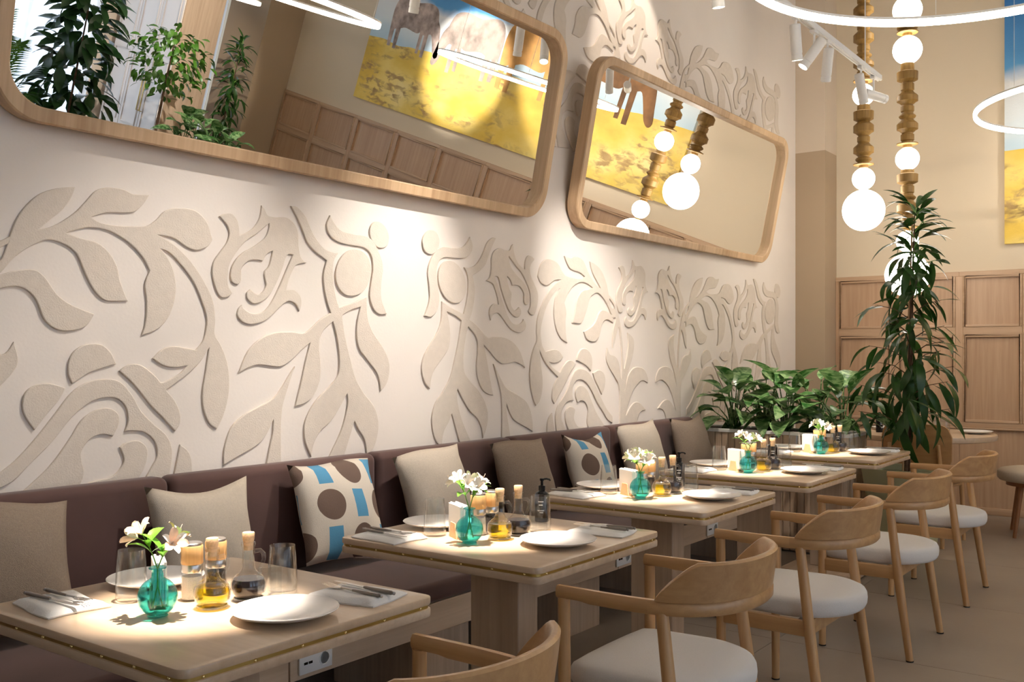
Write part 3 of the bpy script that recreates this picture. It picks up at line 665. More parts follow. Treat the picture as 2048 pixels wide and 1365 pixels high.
def make_plate():
    return MB().lathe([(0,0),(.055,0),(.06,.004),(.092,.008),(.118,.0165),(.1225,.0205),(.1215,.0215),(.116,.019),(.09,.0115),(.055,.009),(0,.009)], 48, cap0=False).build('dinner_plate', CERAMIC, None, 60)
def make_glass():
    g = MB().lathe([(0,.0),(.033,0),(.0365,.006),(.0375,.03),(.0355,.07),(.0315,.122),(.0308,.123),(.0302,.122),(.0343,.07),(.0362,.03),(.0345,.012),(.02,.008),(0,.008)], 32, cap0=False).build('drinking_glass', CLEAR, None, 60)
    return g
def make_vase():
    t = thing('bud_vase', '', 'vase')
    pr = [(0,0),(.020,0),(.024,.002)]
    for k in range(3, 17):
        a = R(-90+180*k/18.5); pr.append((.0445*math.cos(a), .045+.0445*math.sin(a)))
    pr += [(.0135,.090),(.0130,.102),(.0150,.108),(.0195,.110),(.0195,.113),(.0150,.113)]
    inn = [(.0125,.108),(.0110,.100),(.0115,.090)] 
    MB().lathe(pr, 32, cap0=False, cap1=False).build('glass_body', TEAL, t, 60)
    wp = [(0,.004),(.022,.006)]
    for k in range(4, 11):
        a = R(-90+180*k/18.5); wp.append((.042*math.cos(a), .045+.042*math.sin(a)))
    wp.append((0, wp[-1][1]))
    MB().lathe(wp, 28, cap0=False, cap1=False).build('water', WATER, t, 50)
    return t
def bottle_profile(k=1.0):
    pr = [(0,0),(.034,0),(.037,.003),(.037,.007),(.034,.011)]
    pr += [(.040,.019),(.0425,.030),(.0425,.040),(.039,.052),(.030,.062),(.020,.069),(.0155,.080),(.0145,.105),(.0145,.126),(.0165,.131),(.0175,.136),(.0165,.141),(.0140,.142)]
    return pr
def make_bottle(name, liquid, level):
    t = thing(name, '', 'bottle')
    pr = bottle_profile()
    MB().lathe(pr+[(.0120,.141),(.0120,.105),(.0130,.080)], 28, cap0=False, cap1=False).build('glass_body', CLEAR, t, 60)
    lp = [(0,.004)] + [(max(.002, r-.0025), z) for r, z in pr[2:] if .004 <= z <= level] ; lp.append((0, lp[-1][1]+.0005))
    MB().lathe(lp, 26, cap0=False, cap1=False).build('liquid', liquid, t, 40)
    MB().lathe([(.0115,.122),(.0125,.142),(.0142,.148),(.0150,.163),(.0135,.165)], 18).build('cork_stopper', CORK, t, 40)
    MB().tube([(.0145,0,.118),(.028,0,.120),(.036,0,.112),(.037,0,.098),(.032,0,.085),(.027,0,.074),(.0275,0,.064)], [.005,.005,.005,.0048,.0045,.0045,.005], 10).build('handle', CLEAR, t, 60)
    return t
def make_grinder(name, fill):
    t = thing(name, '', 'grinder')
    MB().lathe([(0,0),(.026,0),(.0275,.004),(.0265,.03),(.0245,.062),(.024,.070)], 24, cap0=False, cap1=False).build('glass_jar', CLEAR, t, 40)
    MB().lathe([(0,.003),(.0245,.004),(.0245,.03),(.0230,.058),(0,.061)], 22, cap0=False, cap1=False).build('filling', fill, t, 40)
    MB().lathe([(.0245,.068),(.0255,.070),(.0255,.086),(.0240,.088)], 24).build('steel_collar', STEEL, t, 40)
    MB().lathe([(.0255,.088),(.0265,.090),(.0265,.130),(.0250,.133)], 24).build('bamboo_cap', BAMBOO, t, 40)
    MB().lathe([(.0245,.133),(.0245,.138),(.022,.140),(0,.141)], 24, cap1=False).build('steel_lid', STEEL, t, 40)
    return t
def make_holder():
    t = thing('napkin_holder', '', 'napkin holder')
    MB().box(-.014,-.045,0,.014,.045,.010).build('base', CORK, t, 30, (.002,1))
    for s in (-1, 1):
        MB().add([(s*.016,-.035,0),(s*.020,-.035,0),(s*.020,.035,0),(s*.016,.035,0),(s*.016,-.02,.05),(s*.020,-.02,.05),(s*.020,.02,.05),(s*.016,.02,.05)],
                 [(0,3,2,1),(4,5,6,7),(0,1,5,4),(1,2,6,5),(2,3,7,6),(3,0,4,7)]).build('side_panel', CORK, t)
    for k in range(5):
        q = -.0115+.0058*k
        MB().box(q-.0026,-.055+.002*(k%2),.011,q+.0026,.055,.108+.003*math.sin(k*2)).build('paper_napkin', PAPER, t, 30, (.001,1))
    return t
def make_card():
    t = thing('card_stand', '', 'stand')
    MB().box(-.0012,-.028,.003,.0012,.028,.088).build('upright', ACRYL, t)
    MB().box(-.018,-.028,0,.018,.028,.003).build('foot', ACRYL, t)
    return t
def make_soap():
    t = thing('pump_bottle', '', 'pump bottle')
    MB().lathe([(0,0),(.024,0),(.026,.003),(.026,.095),(.022,.104),(.011,.110),(.011,.114)], 24, cap0=False).build('body', BLACKP, t, 40)
    pb = MB().lathe([(.0125,.112),(.0125,.128),(.009,.130),(.005,.131),(.005,.146),(.008,.147),(.008,.153),(.006,.155)], 16); pb.tube([(0,0,.151),(.018,0,.152),(.030,0,.149),(.033,0,.145)], .0035, 8)
    pb.build('pump_head', BLACKP, t, 40)
    lb = MB()
    for z, a0, a1 in ((.072,-22,22),(.060,-16,16),(.040,-26,26),(.033,-10,20)):
        for k in range(4):
            b0, b1 = R(235+a0+(a1-a0)*k/4), R(235+a0+(a1-a0)*(k+1)/4)
            lb.add([(.02612*math.cos(b0),.02612*math.sin(b0),z),(.02612*math.cos(b1),.02612*math.sin(b1),z),(.02612*math.cos(b1),.02612*math.sin(b1),z+.0035),(.02612*math.cos(b0),.02612*math.sin(b0),z+.0035)], [(0,1,2,3)])
    lb.build('printed_label', WHITEP, t)
    return t
def make_napkin(seed):
    rnd = random.Random(seed); a, b, c = (rnd.uniform(0, 6) for _ in range(3))
    W_, D_ = .205, .15; m_ = MB(); nx, ny = 21, 13
    def top(u, v):
        x = (u-.5)*W_; y = (v-.5)*D_
        e = min(1, min(u, 1-u, v, 1-v)*12)
        h = .004 + .010*math.sqrt(max(0, e)) + .0022*math.sin(26*y+a+3*x)*e + .0015*math.sin(40*x+b)*math.sin(20*y)*e
        x += .004*math.sin(30*y+c); y += .004*math.sin(24*x+a)
        return (x, y, h)
    m_.grid(nx, ny, top)
    m_.grid(nx, ny, lambda u, v: (top(u,v)[0]*.985, top(u,v)[1]*.985, .0))
    # rim between the folded layers
    rim = [(i, 0) for i in range(nx)] + [(nx-1, j) for j in range(1, ny)] + [(i, ny-1) for i in range(nx-2, -1, -1)] + [(0, j) for j in range(ny-2, 0, -1)]
    ids = [j*nx+i for i, j in rim]; N_ = nx*ny
    m_.f += [(ids[k], ids[(k+1)%len(ids)], N_+ids[(k+1)%len(ids)], N_+ids[k]) for k in range(len(ids))]
    return m_.build('cloth_napkin', CLOTH, None, 60)
def make_knife():
    t = thing('table_knife', '', 'knife')
    MB().tube([(-.105,0,.0045),(-.1,0,.0045),(-.06,0,.0045),(-.012,0,.0045),(-.004,0,.0045)], [.0035,.0055,.005,.0042,.003], 10).build('handle', PEWTER, t, 50)
    MB().lathe([(0,0),(.0042,.002),(.0042,.006),(0,.008)], 10).xform(Matrix.Translation((-.105,0,.0045)) @ Matrix.Rotation(R(-90),4,'Y')).build('knob', PEWTER, t, 50)
    MB().prism([(-.005,-.004),(.08,-.007),(.10,-.004),(.105,.003),(.09,.005),(-.005,.004)], .0035, .0055).build('blade', STEEL, t)
    return t
def make_fork():
    t = thing('table_fork', '', 'fork')
    MB().tube([(-.10,0,.0045),(-.095,0,.0045),(-.05,0,.0045),(-.005,0,.0045)], [.0035,.0052,.0045,.003], 10).build('handle', PEWTER, t, 50)
    MB().lathe([(0,0),(.0042,.002),(.0042,.006),(0,.008)], 10).xform(Matrix.Translation((-.10,0,.0045)) @ Matrix.Rotation(R(-90),4,'Y')).build('knob', PEWTER, t, 50)
    hd = MB().tube([(-.006,0,.0045),(.02,0,.0055),(.035,0,.005)], [.003,.0025,.004], 8)
    hd.prism([(.034,-.005),(.045,-.011),(.056,-.0115),(.056,.0115),(.045,.011),(.034,.005)], .0040, .0060)
    hd.build('fork_head', STEEL, t, 50)
    for k in range(4):
        y = -.0095+.00635*k
        MB().add([(.055,y-.0018,.004),(.055,y+.0018,.004),(.055,y+.0018,.006),(.055,y-.0018,.006),(.094,y-.001,.0075),(.094,y+.001,.0075),(.094,y+.001,.009),(.094,y-.001,.009)],
                 [(0,1,2,3),(7,6,5,4),(0,4,5,1),(1,5,6,2),(2,6,7,3),(3,7,4,0)]).build('tine', STEEL, t)
    return t
# alstroemeria sprig: stem, leaves and blooms
def petal_mesh(L_, W_, mt, nm='petal'):
    def fn(u, v):
        a = (u-.5)*2; w2 = W_*math.sin(math.pi*min(1, v*.92+.04))**.8*.5
        return (a*w2, L_*(v*.75)-L_*.10*v*v*v, L_*(.75*v-.35*v**3) + .15*W_*a*a)
    me = MB().grid(4, 6, fn).mesh(nm, 60); me.materials.append(mt); return me
PM = {'w': (petal_mesh(.046,.020,PETW), petal_mesh(.046,.014,PETW)), 'p': (petal_mesh(.052,.022,PETP), petal_mesh(.050,.015,PETW))}
def fleaf(L_, W_):
    def fn(u, v):
        a = (u-.5)*2; w2 = W_*math.sin(math.pi*min(1, v*.95+.03))*.5
        return (a*w2, L_*v*.9, L_*(.5*v-.55*v*v) + .25*w2*abs(a))
    me = MB().grid(5, 7, fn).mesh('leaf', 60); me.materials.append(LEAF_E); return me
FL = [fleaf(.07,.026), fleaf(.058,.020)]
def make_sprig(seed, kind, n_bloom, n_leaf, height, az=0):
    rnd = random.Random(seed); t = thing('flower_sprig', '', 'flower')
    lean = rnd.uniform(.018, .028)
    top = Vector((lean*math.cos(az), lean*math.sin(az), height))
    neck = Vector((0, 0, .108))
    MB().tube([(-.012*math.cos(az),-.012*math.sin(az),.018),(0,0,.07),neck,(neck+top)/2+Vector((0,0,.004)),top], [.0018,.0018,.0018,.0016,.0014], 6).build('stem', STEMG, t, 60)
    for k in range(n_bloom):
        a = az + (k-(n_bloom-1)/2)*1.5 + rnd.uniform(-.4,.4); el = rnd.uniform(.35, 1.05)
        d = Vector((math.cos(a)*math.cos(el), math.sin(a)*math.cos(el), math.sin(el)))
        base = top + d*.024
        MB().tube([top, top+d*.012, base], .0011, 6).build('pedicel', STEMG, t, 60)
        bl = bpy.data.objects.new('bloom', None); COL.objects.link(bl); bl.parent = t; bl.empty_display_size = .01
        q = d.to_track_quat('Z', 'Y'); bl.matrix_local = Matrix.Translation(base) @ q.to_matrix().to_4x4()
        for j in range(6):
            o = link_mesh('petal', PM[kind][j%2], None, bl); o.rotation_euler = (R(rnd.uniform(-4,8)), 0, j*math.pi/3+rnd.uniform(-.1,.1))
        MB().tube([(0,0,0),(.003,.001,.02),(.007,.004,.036)], .0008, 5).build('stamen', PETP, bl)
    for k in range(n_leaf):
        a = az + 1.3 + 6.28*k/n_leaf + rnd.uniform(-.5,.5); z_ = rnd.uniform(.5, 1.0)
        p = neck.lerp(top, z_)
        o = link_mesh('leaf', FL[k%2], None, t); o.location = p; o.rotation_euler = (R(rnd.uniform(5, 50)), 0, a)
        s = rnd.uniform(.9, 1.4); o.scale = (s,s,s)
    return t

plate, glass_, vase = make_plate(), make_glass(), make_vase()
oilb, vinb = make_bottle('oil_bottle', OIL, .054), make_bottle('vinegar_bottle', VINEGAR, .060)
saltg, pepg = make_grinder('salt_grinder', SALT), make_grinder('pepper_grinder', PEPPER)
holder, card, soap = make_holder(), make_card(), make_soap()
naps = [make_napkin(1), make_napkin(5)]
knife, fork = make_knife(), make_fork()
finish(plate, cat='plate'); finish(glass_, cat='glass')
for q in naps: finish(q, cat='napkin')
DX = [.01, -.03, .0, .0, .0]
for i, ((x, y), n) in enumerate(zip(TAB, TN)):
    Z = .7505; d = DX[i]; rnd = random.Random(20+i)
    J = lambda s=.008: rnd.uniform(-s, s)
    on = 'on the ' + n
    pick(plate, (x+.36+d+J(), y+.147+J(.004), Z), 0, 'white plate by the armchair %s' % on, 'dinner plates')
    pick(plate, (x+.378+d+J(.003), y+.670+J(.003), Z), 0, 'white plate on the bench side %s' % on, 'dinner plates')
    pick(glass_, (x+.505+d+J(), y+.315+J(), Z), 0, 'clear tumbler beside the vinegar bottle %s' % on, 'tumblers')
    pick(glass_, (x+.240+d+J(.003), y+.566+J(.003), Z), 0, 'clear tumbler beside the bench side plate %s' % on, 'tumblers')
    vx, vy = x+.195+d*.8, y+.385
    pick(vase, (vx, vy, Z), 0, 'round teal glass vase with flowers %s' % on, 'teal bud vases')
    kind = 'p' if i == 0 else 'w'
    nb, nl, hh = ((4,6,.158), (7,5,.170), (7,5,.150), (5,4,.155), (6,5,.150))[i]
    for q, (az_, where) in enumerate(((R(140), 'leaning to the bench'), (R(-45), 'leaning to the armchair'))):
        s1 = make_sprig(40+i*2+q, kind, (nb+1-q)//2, (nl+1)//2+(i == 0), hh+(.012 if q == 0 else 0), az_); s1.location = (vx, vy, Z)
        s1['label'] = '%s sprig in teal vase, %s, %s' % ('peach flower' if kind == 'p' else 'white flower', where, n); s1['group'] = 'alstroemeria sprigs'
    pick(oilb, (x+.315+d+J(.004), y+.352+J(.004), Z), R(-25+rnd.uniform(-12,12)), 'corked glass bottle of golden oil %s' % on, 'oil bottles')
    pick(vinb, (x+.412+d+J(.004), y+.345+J(.004), Z), R(-40+rnd.uniform(-12,12)), 'corked glass bottle of dark vinegar %s' % on, 'vinegar bottles')
    pick(saltg, (x+.335+d, y+.455, Z), 0, 'bamboo capped grinder of white salt %s' % on, 'salt grinders')
    pick(pepg, (x+.405+d, y+.455, Z), 0, 'bamboo capped grinder of black pepper %s' % on, 'pepper grinders')
    pick(holder, (x+.258+d, y+.478, Z), R(-30), 'holder of white paper napkins %s' % on, 'napkin holders')
    pick(card, (x+.420+d, y+.268, Z), R(52), 'small clear acrylic stand %s' % on, 'acrylic stands')
    if i > 0: pick(soap, (x+.648, y+.435, Z), R(-30), 'black pump bottle %s' % on, 'black pump bottles')
    for k, (nx_, ny_, rz) in enumerate(((x+.595+d*.3+J(.004), y+.148+J(.004), 0), (x+.113+d*.9+J(.003), y+.655+J(.004), 180))):
        side = ('by the armchair', 'on bench side')[k]
        rr = R(rz + 84 + rnd.uniform(-5, 5)) if k else R(96+rnd.uniform(-4,4))
        pick(naps[(i+k)%2], (nx_, ny_, Z), rr, 'folded white napkin %s, %s' % (side, n), 'cloth napkins')
        for o, off, nm in ((knife, -.022, 'knife'), (fork, .018, 'fork')):
            s = -1 if k == 0 else 1
            px_, py_ = nx_ + off*s, ny_ - .0*s
            pick(o, (px_, py_, Z+.0160), R(90 if k == 0 else -90) + R(rnd.uniform(-6,6)), 'pewter handled %s on napkin %s, %s' % (nm, side, n), 'table %ss' % nm)
# ============================================================ lamps
def make_ring(x, y, z, rad, label):
    t = thing('ring_pendant', label, 'pendant lamp', (x, y, z), group='LED ring pendants')
    n = 96
    def ring(prof):
        rs = []
        for k in range(n):
            a = 2*math.pi*k/n; rs.append([((rad+r)*math.cos(a), (rad+r)*math.sin(a), q) for r, q in prof])
        return MB().loft(rs, True)
    ring([(-.010,.024),(.010,.024),(.011,.012),(-.011,.012)]).build('housing', WHITEM, t, 40)
    ring([(-.0105,.0119),(.0105,.0119),(.010,-.014),(.006,-.018),(-.006,-.018),(-.010,-.014)]).build('diffuser', LED, t, 40)
    for k in range(3):
        a = 2*math.pi*k/3+.4
        MB().tube([(rad*math.cos(a), rad*math.sin(a), .03), (rad*math.cos(a), rad*math.sin(a), HC-z)], .0015, 6).build('cable', WHITEM, t)
    return t
make_ring(4.05, .78, 2.92, .90, 'large glowing ring pendant over the floor beside the middle tables')
make_ring(7.44, .58, 2.99, .87, 'large glowing ring pendant in front of the cow painting')
make_ring(5.6, -2.6, 2.92, .90, 'large glowing ring pendant in the far half of the room, towards wardrobe')

TY, TZ = 2.0, 3.27
trk = thing('light_track', 'long white light track hung above the banquette tables', 'light track', (0, TY, TZ))
MB().box(-2.2,-.018,0,7.03,.018,.034).box(-2.2,-.014,-.004,7.03,-.005,0).box(-2.2,.005,-.004,7.03,.014,0).build('rail', WHITEM, trk, 30)
for x in (-2, 0, 2, 3.4, 5.0, 6.7):
    MB().tube([(x,0,.034),(x,0,HC-TZ)], .004, 8).build('hanger', WHITEM, trk)
def make_head(x, target, power, blend, angle, label, pivot=.11, y=TY, z=TZ, color=(1,.88,.76), group='track spotlights', off=False):
    t = thing('track_spotlight', label, 'spotlight', (x, y, z-.004), group=group)
    MB().box(-.035,-.016,-.018,.035,.016,0).build('adapter', WHITEM, t, 30, (.003,1))
    MB().tube([(0,0,-.018),(0,0,-pivot)], .007, 10).build('arm', WHITEM, t, 40)
    d = (Vector(target)-Vector((x, y, z-pivot))).normalized()
    Mx = Matrix.Translation((0,0,-pivot)) @ d.to_track_quat('Z','Y').to_matrix().to_4x4()
    MB().lathe([(.026,-.085),(.031,-.080),(.031,.075),(.029,.076),(.029,.086),(.031,.087),(.031,.112),(.029,.114),(.026,.106),(.026,.08)], 24, cap1=False).xform(Mx).build('can', WHITEM, t, 40)
    MB().lathe([(0,.098),(.0258,.098)], 20, cap0=False, cap1=False).xform(Mx).build('lens', LENS if power else WHITEP, t)
    if not power: return t                     # hangs there switched off
    l = bpy.data.lights.new('spot_bulb_offscreen' if off else 'spot_bulb', 'SPOT'); l.energy = power; l.color = color; l.spot_size = R(angle); l.spot_blend = blend; l.shadow_soft_size = .022
    o = bpy.data.objects.new('spot_bulb_offscreen' if off else 'spot_bulb', l); COL.objects.link(o); o.parent = t
    o.matrix_local = Matrix.Translation((0,0,-pivot)) @ Matrix.Translation(d*.118) @ d.to_track_quat('-Z','Y').to_matrix().to_4x4()
    return t
HX = [1.55, 2.35, 3.55, 4.36, 5.41]
for i, (x, y) in enumerate(TAB):
    make_head(HX[i], (x+.31, y+.41, .75), SPOT_TABLE, .85, 16, 'white track spotlight aimed at the %s' % TN[i], .13, off=HX[i] < 4.2)
WW = (1, .94, .88)
make_head(3.92, (3.30, YW, 1.38), SPOT_WALL, 1, 46, 'white track spotlight washing the mural behind the fourth table', .09, color=WW, off=True)
make_head(4.10, (5.26, YW, 1.50), SPOT_WALL, 1, 38, 'white track spotlight washing the mural behind the second table', .09, color=WW, off=True)
make_head(2.95, (2.0, YW, .95), SPOT_WALL*.6, 1, 52, 'white track spotlight washing the mural behind the fifth table', .12, color=WW, off=True)
make_head(5.71, (4.9, YW, 1.1), SPOT_WALL*.15, 1, 40, 'white track spotlight turned back at the mural beside the second table', .12, color=WW)
make_head(5.945, (6.72, 2.5, .95), 150, .8, 30, 'white track spotlight aimed at the slatted planter', .13)
make_head(6.61, (7.98, 1.95, .75), 0, .8, 24, 'white track spotlight aimed at the round table', .13)
make_head(6.89, (8.95, .9, 2.85), 0, .8, 50, 'white track spotlight at the track end facing the back wall', .13)
cs = make_head(5.45, (5.72, YW, 3.15), SPOT_WALL*.55, .35, 40, 'white ceiling spotlight washing the mural above the mirrors', .13, 2.45, HC-.002, group='ceiling spotlights', off=True)

# second track lights the painting and the rest of the room
tr2 = thing('light_track', 'long white light track hung in the far half of the room', 'light track', (0, -1.4, 3.9))
MB().box(-2,-.018,0,7.6,.018,.034).build('rail', WHITEM, tr2, 30)
for x in (-1.5, 1.5, 4.5, 7.3): MB().tube([(x,0,.034),(x,0,HC-3.9)], .004, 8).build('hanger', WHITEM, tr2)
for x, tgt, p, a, lb in ((7.0, (9.0,.1,3.2), 190, 46, 'white spotlight on the far track aimed at the painting'), (7.3, (9.0,-1.6,3.1), 190, 46, 'white spotlight on the far track aimed at the painting, at its end'),
                     (6.2, (7.4,-5.7,1.9), 260, 40, 'white spotlight on the far track aimed at the wardrobe'), (4.8, (6.6,-3.1,1.1), 260, 30, 'white spotlight on the far track aimed at leafy planter')):
    make_head(x, tgt, p, .5, a, lb, .12, -1.4, 3.9, color=(1,.93,.85), off=True)

# turned wood pendants with opal globes
def turned(z0, z1, rnd, rmax):
    """stepped profile of turned wood between two heights"""
    pr = [(.034, z0), (.034, z0+.02)]; z = z0+.02
    pr += [(rmax, z+.005), (rmax*1.02, z+.012), (.04, z+.022)]; z += .022
    seq = 'crbcbrcb'; i_ = rnd.randrange(4)
    while z < z1-.16:
        k = seq[i_ % 8]; i_ += 1
        if k == 'b': hgt = rnd.uniform(.085,.11); pr += [(.046,z+.004),(rmax*.80,z+.018),(rmax,z+.026),(rmax,z+hgt-.034),(rmax*.86,z+hgt-.022),(.05,z+hgt-.010),(.044,z+hgt)]
        elif k == 'c': hgt = rnd.uniform(.06,.08); pr += [(.040,z+.006),(.048,z+.014),(.048,z+hgt-.014),(.040,z+hgt-.008),(.040,z+hgt)]
        else: hgt = .05; pr += [(.044,z+.006),(.058,z+.016),(.062,z+.026),(.054,z+.036),(.042,z+.042),(.042,z+hgt)]
        z += hgt
    pr += [(.06,z+.008),(rmax*.98,z+.016),(rmax,z+.075),(.05,z+.085),(.047,z1)]
    return pr
def make_pendant(x, y, globes, woods, label, seed):
    rnd = random.Random(seed)
    t = thing('globe_pendant', label, 'pendant lamp', (x, y, globes[0][0]-globes[0][1]))
    zb = globes[0][0]-globes[0][1]
    for z, r_ in globes:
        MB().lathe([(r_*math.sin(R(4+172*k/20)), z-zb-r_*math.cos(R(4+172*k/20))) for k in range(21)], 32).build('globe', GLOBE, t, 60)
    for z0, z1 in woods:
        MB().lathe([(r_, q-zb) for r_, q in turned(z0, z1, rnd, .076)], 28).build('turned_shaft', TURNED, t, 35)
    for (z, r_), (zn, rn) in zip(globes, globes[1:]):
        a, b = z+r_-.004, zn-rn+.004
        if b-a < .09: MB().lathe([(.022,a-zb),(.022,b-zb)], 16).build('copper_collar', BRASS, t, 40)
    MB().tube([(0,0,woods[-1][1]-zb),(0,0,HC-zb)], .004, 8).build('cable', BLACKP, t)
    return t
make_pendant(7.735, 2.321, [(2.474, 0.159), (2.719, 0.085), (3.371, 0.082)], [(2.802, 3.291), (3.451, 4.800)], 'hanging lamp of turned wood with opal globes, closer to the mural wall', 3)
make_pendant(7.74, 1.996, [(1.957, 0.163), (2.211, 0.081), (2.836, 0.086), (3.661, 0.106), (3.964, 0.106)], [(2.290, 2.752), (2.920, 3.557), (3.765, 3.860), (4.068, 4.750)], 'lower hanging lamp of turned wood with opal globes, behind the tall plant', 11)

# ============================================================ painting
PY0, PY1, PZ0, PZ1 = -3.35, 1.546, 2.276, 4.6
pt = thing('wall_painting', 'large unframed canvas of cows grazing in a yellow field under blue sky', 'painting', (XB-.001, 0, PZ0))
MB().box(-.038, PY0, 0, 0, PY1, PZ1-PZ0).build('canvas', CANVAS, pt)
COW = [(.02,.60,1),(.10,.78),(.30,.84),(.60,.80),(.85,.85),(1.0,.80),(1.07,.62),(1.06,.30),(1.04,.02,1),(.97,.02,1),(.96,.30,1),(.92,.32,1),(.90,.0,1),(.83,.0,1),(.82,.34,1),(.70,.37),(.45,.33),(.36,.36,1),(.36,.02,1),(.30,.02,1),(.29,.33,1),(.25,.33,1),(.24,-.02,1),(.17,-.02,1),(.165,.36,1),(.10,.36),(.03,.22),(-.03,.08),(-.10,.02),(-.15,.07),(-.12,.22),(-.09,.36),(-.05,.5)]
for k, (yc, zc, s, fl_) in enumerate(((.45,.66,.95,1), (-.6,.60,.95,1), (-1.65,.64,.85,-1), (-2.6,.72,.75,1))):
    P = [(yc - fl_*(a-.5)*s, zc+b*s) for a, b in catmull(COW, 3)]
    MB().prism(P, 0, .0015).xform(Matrix(((0,0,-1,-.0385),(1,0,0,0),(0,1,0,0),(0,0,0,1)))).build('painted_cow', COWS[k], pt)

# ============================================================ planter and plants
def leaf_shape(L_, W_, droop, fold=.25, tip=1.0, n=8, across=5):
    def fn(u, v):
        a = (u-.5)*2; w2 = W_*.5*(math.sin(math.pi*min(1,(v*.97+.02))**tip))**.85
        return (a*w2, L_*v*(1-.25*droop*v), -L_*droop*.55*v*v + fold*w2*abs(a))
    return MB().grid(across, n, fn)
def leaf_mesh(name, mt, *a, **k):
    me = leaf_shape(*a, **k).mesh(name, 60); me.materials.append(mt); return me

pl = thing('slatted_planter', 'long planter box clad in vertical oak slats with white rim at bench end', 'planter', (6.52, 0, 0))
MB().box(.02,2.06,.02,.36,3.21,.80).build('box', OAKZ, pl)
MB().box(0,2.04,.80,.03,3.225,.822).box(.35,2.04,.80,.38,3.225,.822).box(.03,2.04,.80,.35,2.06,.822).box(.03,3.20,.80,.35,3.225,.822).build('rim', WHITEM, pl)
MB().box(.03,2.06,.78,.35,3.2,.812).build('soil', SOIL, pl)
for k in range(23):
    y = 2.055+.0503*k
    MB().box(.004,y,.01,.0205,y+.046,.80).build('slat', OAKZ, pl, 30, (.003,1))
for k in range(7):
    x = .025+.049*k
    MB().box(x,2.044,.01,x+.045,2.0605,.80).build('slat', OAKZ, pl, 30, (.003,1))

def make_aglaonema(loc, seed, n, label, size=1.0, group='leafy planter plants'):
    rnd = random.Random(seed); t = thing('aglaonema_plant', label, 'plant', loc, group=group)
    for k in range(n):
        az = k*2.4+rnd.uniform(-.4,.4); f_ = k/n
        el = R(82-62*f_+rnd.uniform(-8,8)); pet = (.10+.16*(1-f_)+rnd.uniform(-.03,.05))*size
        L_ = (.21+rnd.uniform(-.03,.06))*size; W_ = L_*.50
        d = Vector((math.cos(az)*math.cos(el), math.sin(az)*math.cos(el), math.sin(el)))
        p1 = d*pet + Vector((0,0,.03))
        m_ = MB().tube([(.02*math.cos(az),.02*math.sin(az),-.01), tuple(d*pet*.5+Vector((0,0,.025))), tuple(p1)], [.006,.005,.0035], 6)
        le = leaf_shape(L_, W_, rnd.uniform(.5,1.1), .3, .9, 8, 7)
        pitch = el - R(rnd.uniform(15,45))
        le.xform(Matrix.Translation(p1) @ Matrix.Rotation(az-math.pi/2,4,'Z') @ Matrix.Rotation(pitch,4,'X') @ Matrix.Rotation(rnd.uniform(-.4,.4),4,'Y'))
        m_.add(le.v, le.f)
        m_.v = [(p[0], min(p[1], YW-.03-loc[1]), p[2]) for p in m_.v]      # leaves press against the wall
        m_.build('leaf', LEAF_A, t, 70)
    return t
AG = ['closest to the mural wall', 'second from the mural wall', 'in the middle', 'second from the open end', 'at the open end']
for k in range(5):
    make_aglaonema((6.69+(.05 if k%2 else -.03), 2.92-.195*k, .815), 60+k, 20, 'variegated leafy plant in the slatted planter, %s' % AG[k], 1.12)

def tall_plant(loc, height, z0, spread, n_lev, per, label, seed, lean=(0,0), leafm=None, group=None, pole=True, leaf=(.23,.048)):
    rnd = random.Random(seed); t = thing('tall_ficus', label, 'plant', loc, group=group)
    P = lambda z: Vector((lean[0]*(z/height), lean[1]*(z/height), z))
    MB().tube([P(0), P(height*.4)+Vector((.006,.004,0)), P(height*.75), P(height)], [.013,.011,.008,.003], 8).build('trunk', BARK, t, 60)
    MB().tube([P(0)+Vector((.024,-.014,0)), P(height*.45)+Vector((.012,-.008,0)), P(height*.85)], [.009,.008,.003], 8).build('trunk', BARK, t, 60)
    if pole: MB().tube([P(0)+Vector((-.012,.018,0)), P(height*.97)+Vector((-.006,.01,.03))], .006, 8).build('cane', mat('cane', (.42,.25,.12), .7), t, 60)
    ls = [leaf_mesh('leaf', leafm, leaf[0]*s, leaf[1]*s, dr, .2, .85, 7, 3) for s, dr in ((1,.5),(1.15,.9),(.9,.25),(1.05,.7))]
    for i in range(n_lev):
        f_ = i/(n_lev-1); z = z0+(height-z0)*f_
        rad = spread*(1-.75*f_)*rnd.uniform(.55,1)
        az = i*2.39+rnd.uniform(-.3,.3)
        tip = P(z)+Vector((math.cos(az)*rad*.6, math.sin(az)*rad*.6, .05+.10*rad+.02*f_))
        mid = P(z).lerp(tip,.5)+Vector((0,0,.025))
        MB().tube([P(z), mid, tip], [.004,.003,.0018], 5).build('branch', STEMG if f_ > .6 else BARK, t, 60)
        for j in range(per):
            q = (j+.7)/per; base = P(z).lerp(mid,q*2) if q < .5 else mid.lerp(tip,min(1,q*2-1))
            a2 = az+rnd.uniform(-1.35,1.35); pit = R(rnd.uniform(-62,22)-18*(1-f_)) if f_ < .8 else R(rnd.uniform(-25,65))
            o = link_mesh('leaf', rnd.choice(ls), None, t); s = rnd.uniform(.8,1.15)*(.8+.3*(1-f_))
            o.location = base; o.rotation_euler = (pit, rnd.uniform(-.5,.5), a2-math.pi/2); o.scale = (s,s,s)
    return t
def taper_pot(loc, wt, wb_, h_, label, m_):
    t = thing('plant_pot', label, 'pot', loc)
    def sq(w_, z): return [(a, b, z) for a, b in rrect(-w_/2,-w_/2,w_/2,w_/2,.02,3)]
    MB().loft([sq(wb_,0), sq(wt,h_), sq(wt-.03,h_), sq(wt-.05,h_-.06)]).build('pot_body', m_, t, 30)
    MB().loft([sq(wt-.052,h_-.06), sq(wt-.052,h_-.045)]).build('soil', SOIL, t, 30)
    return t
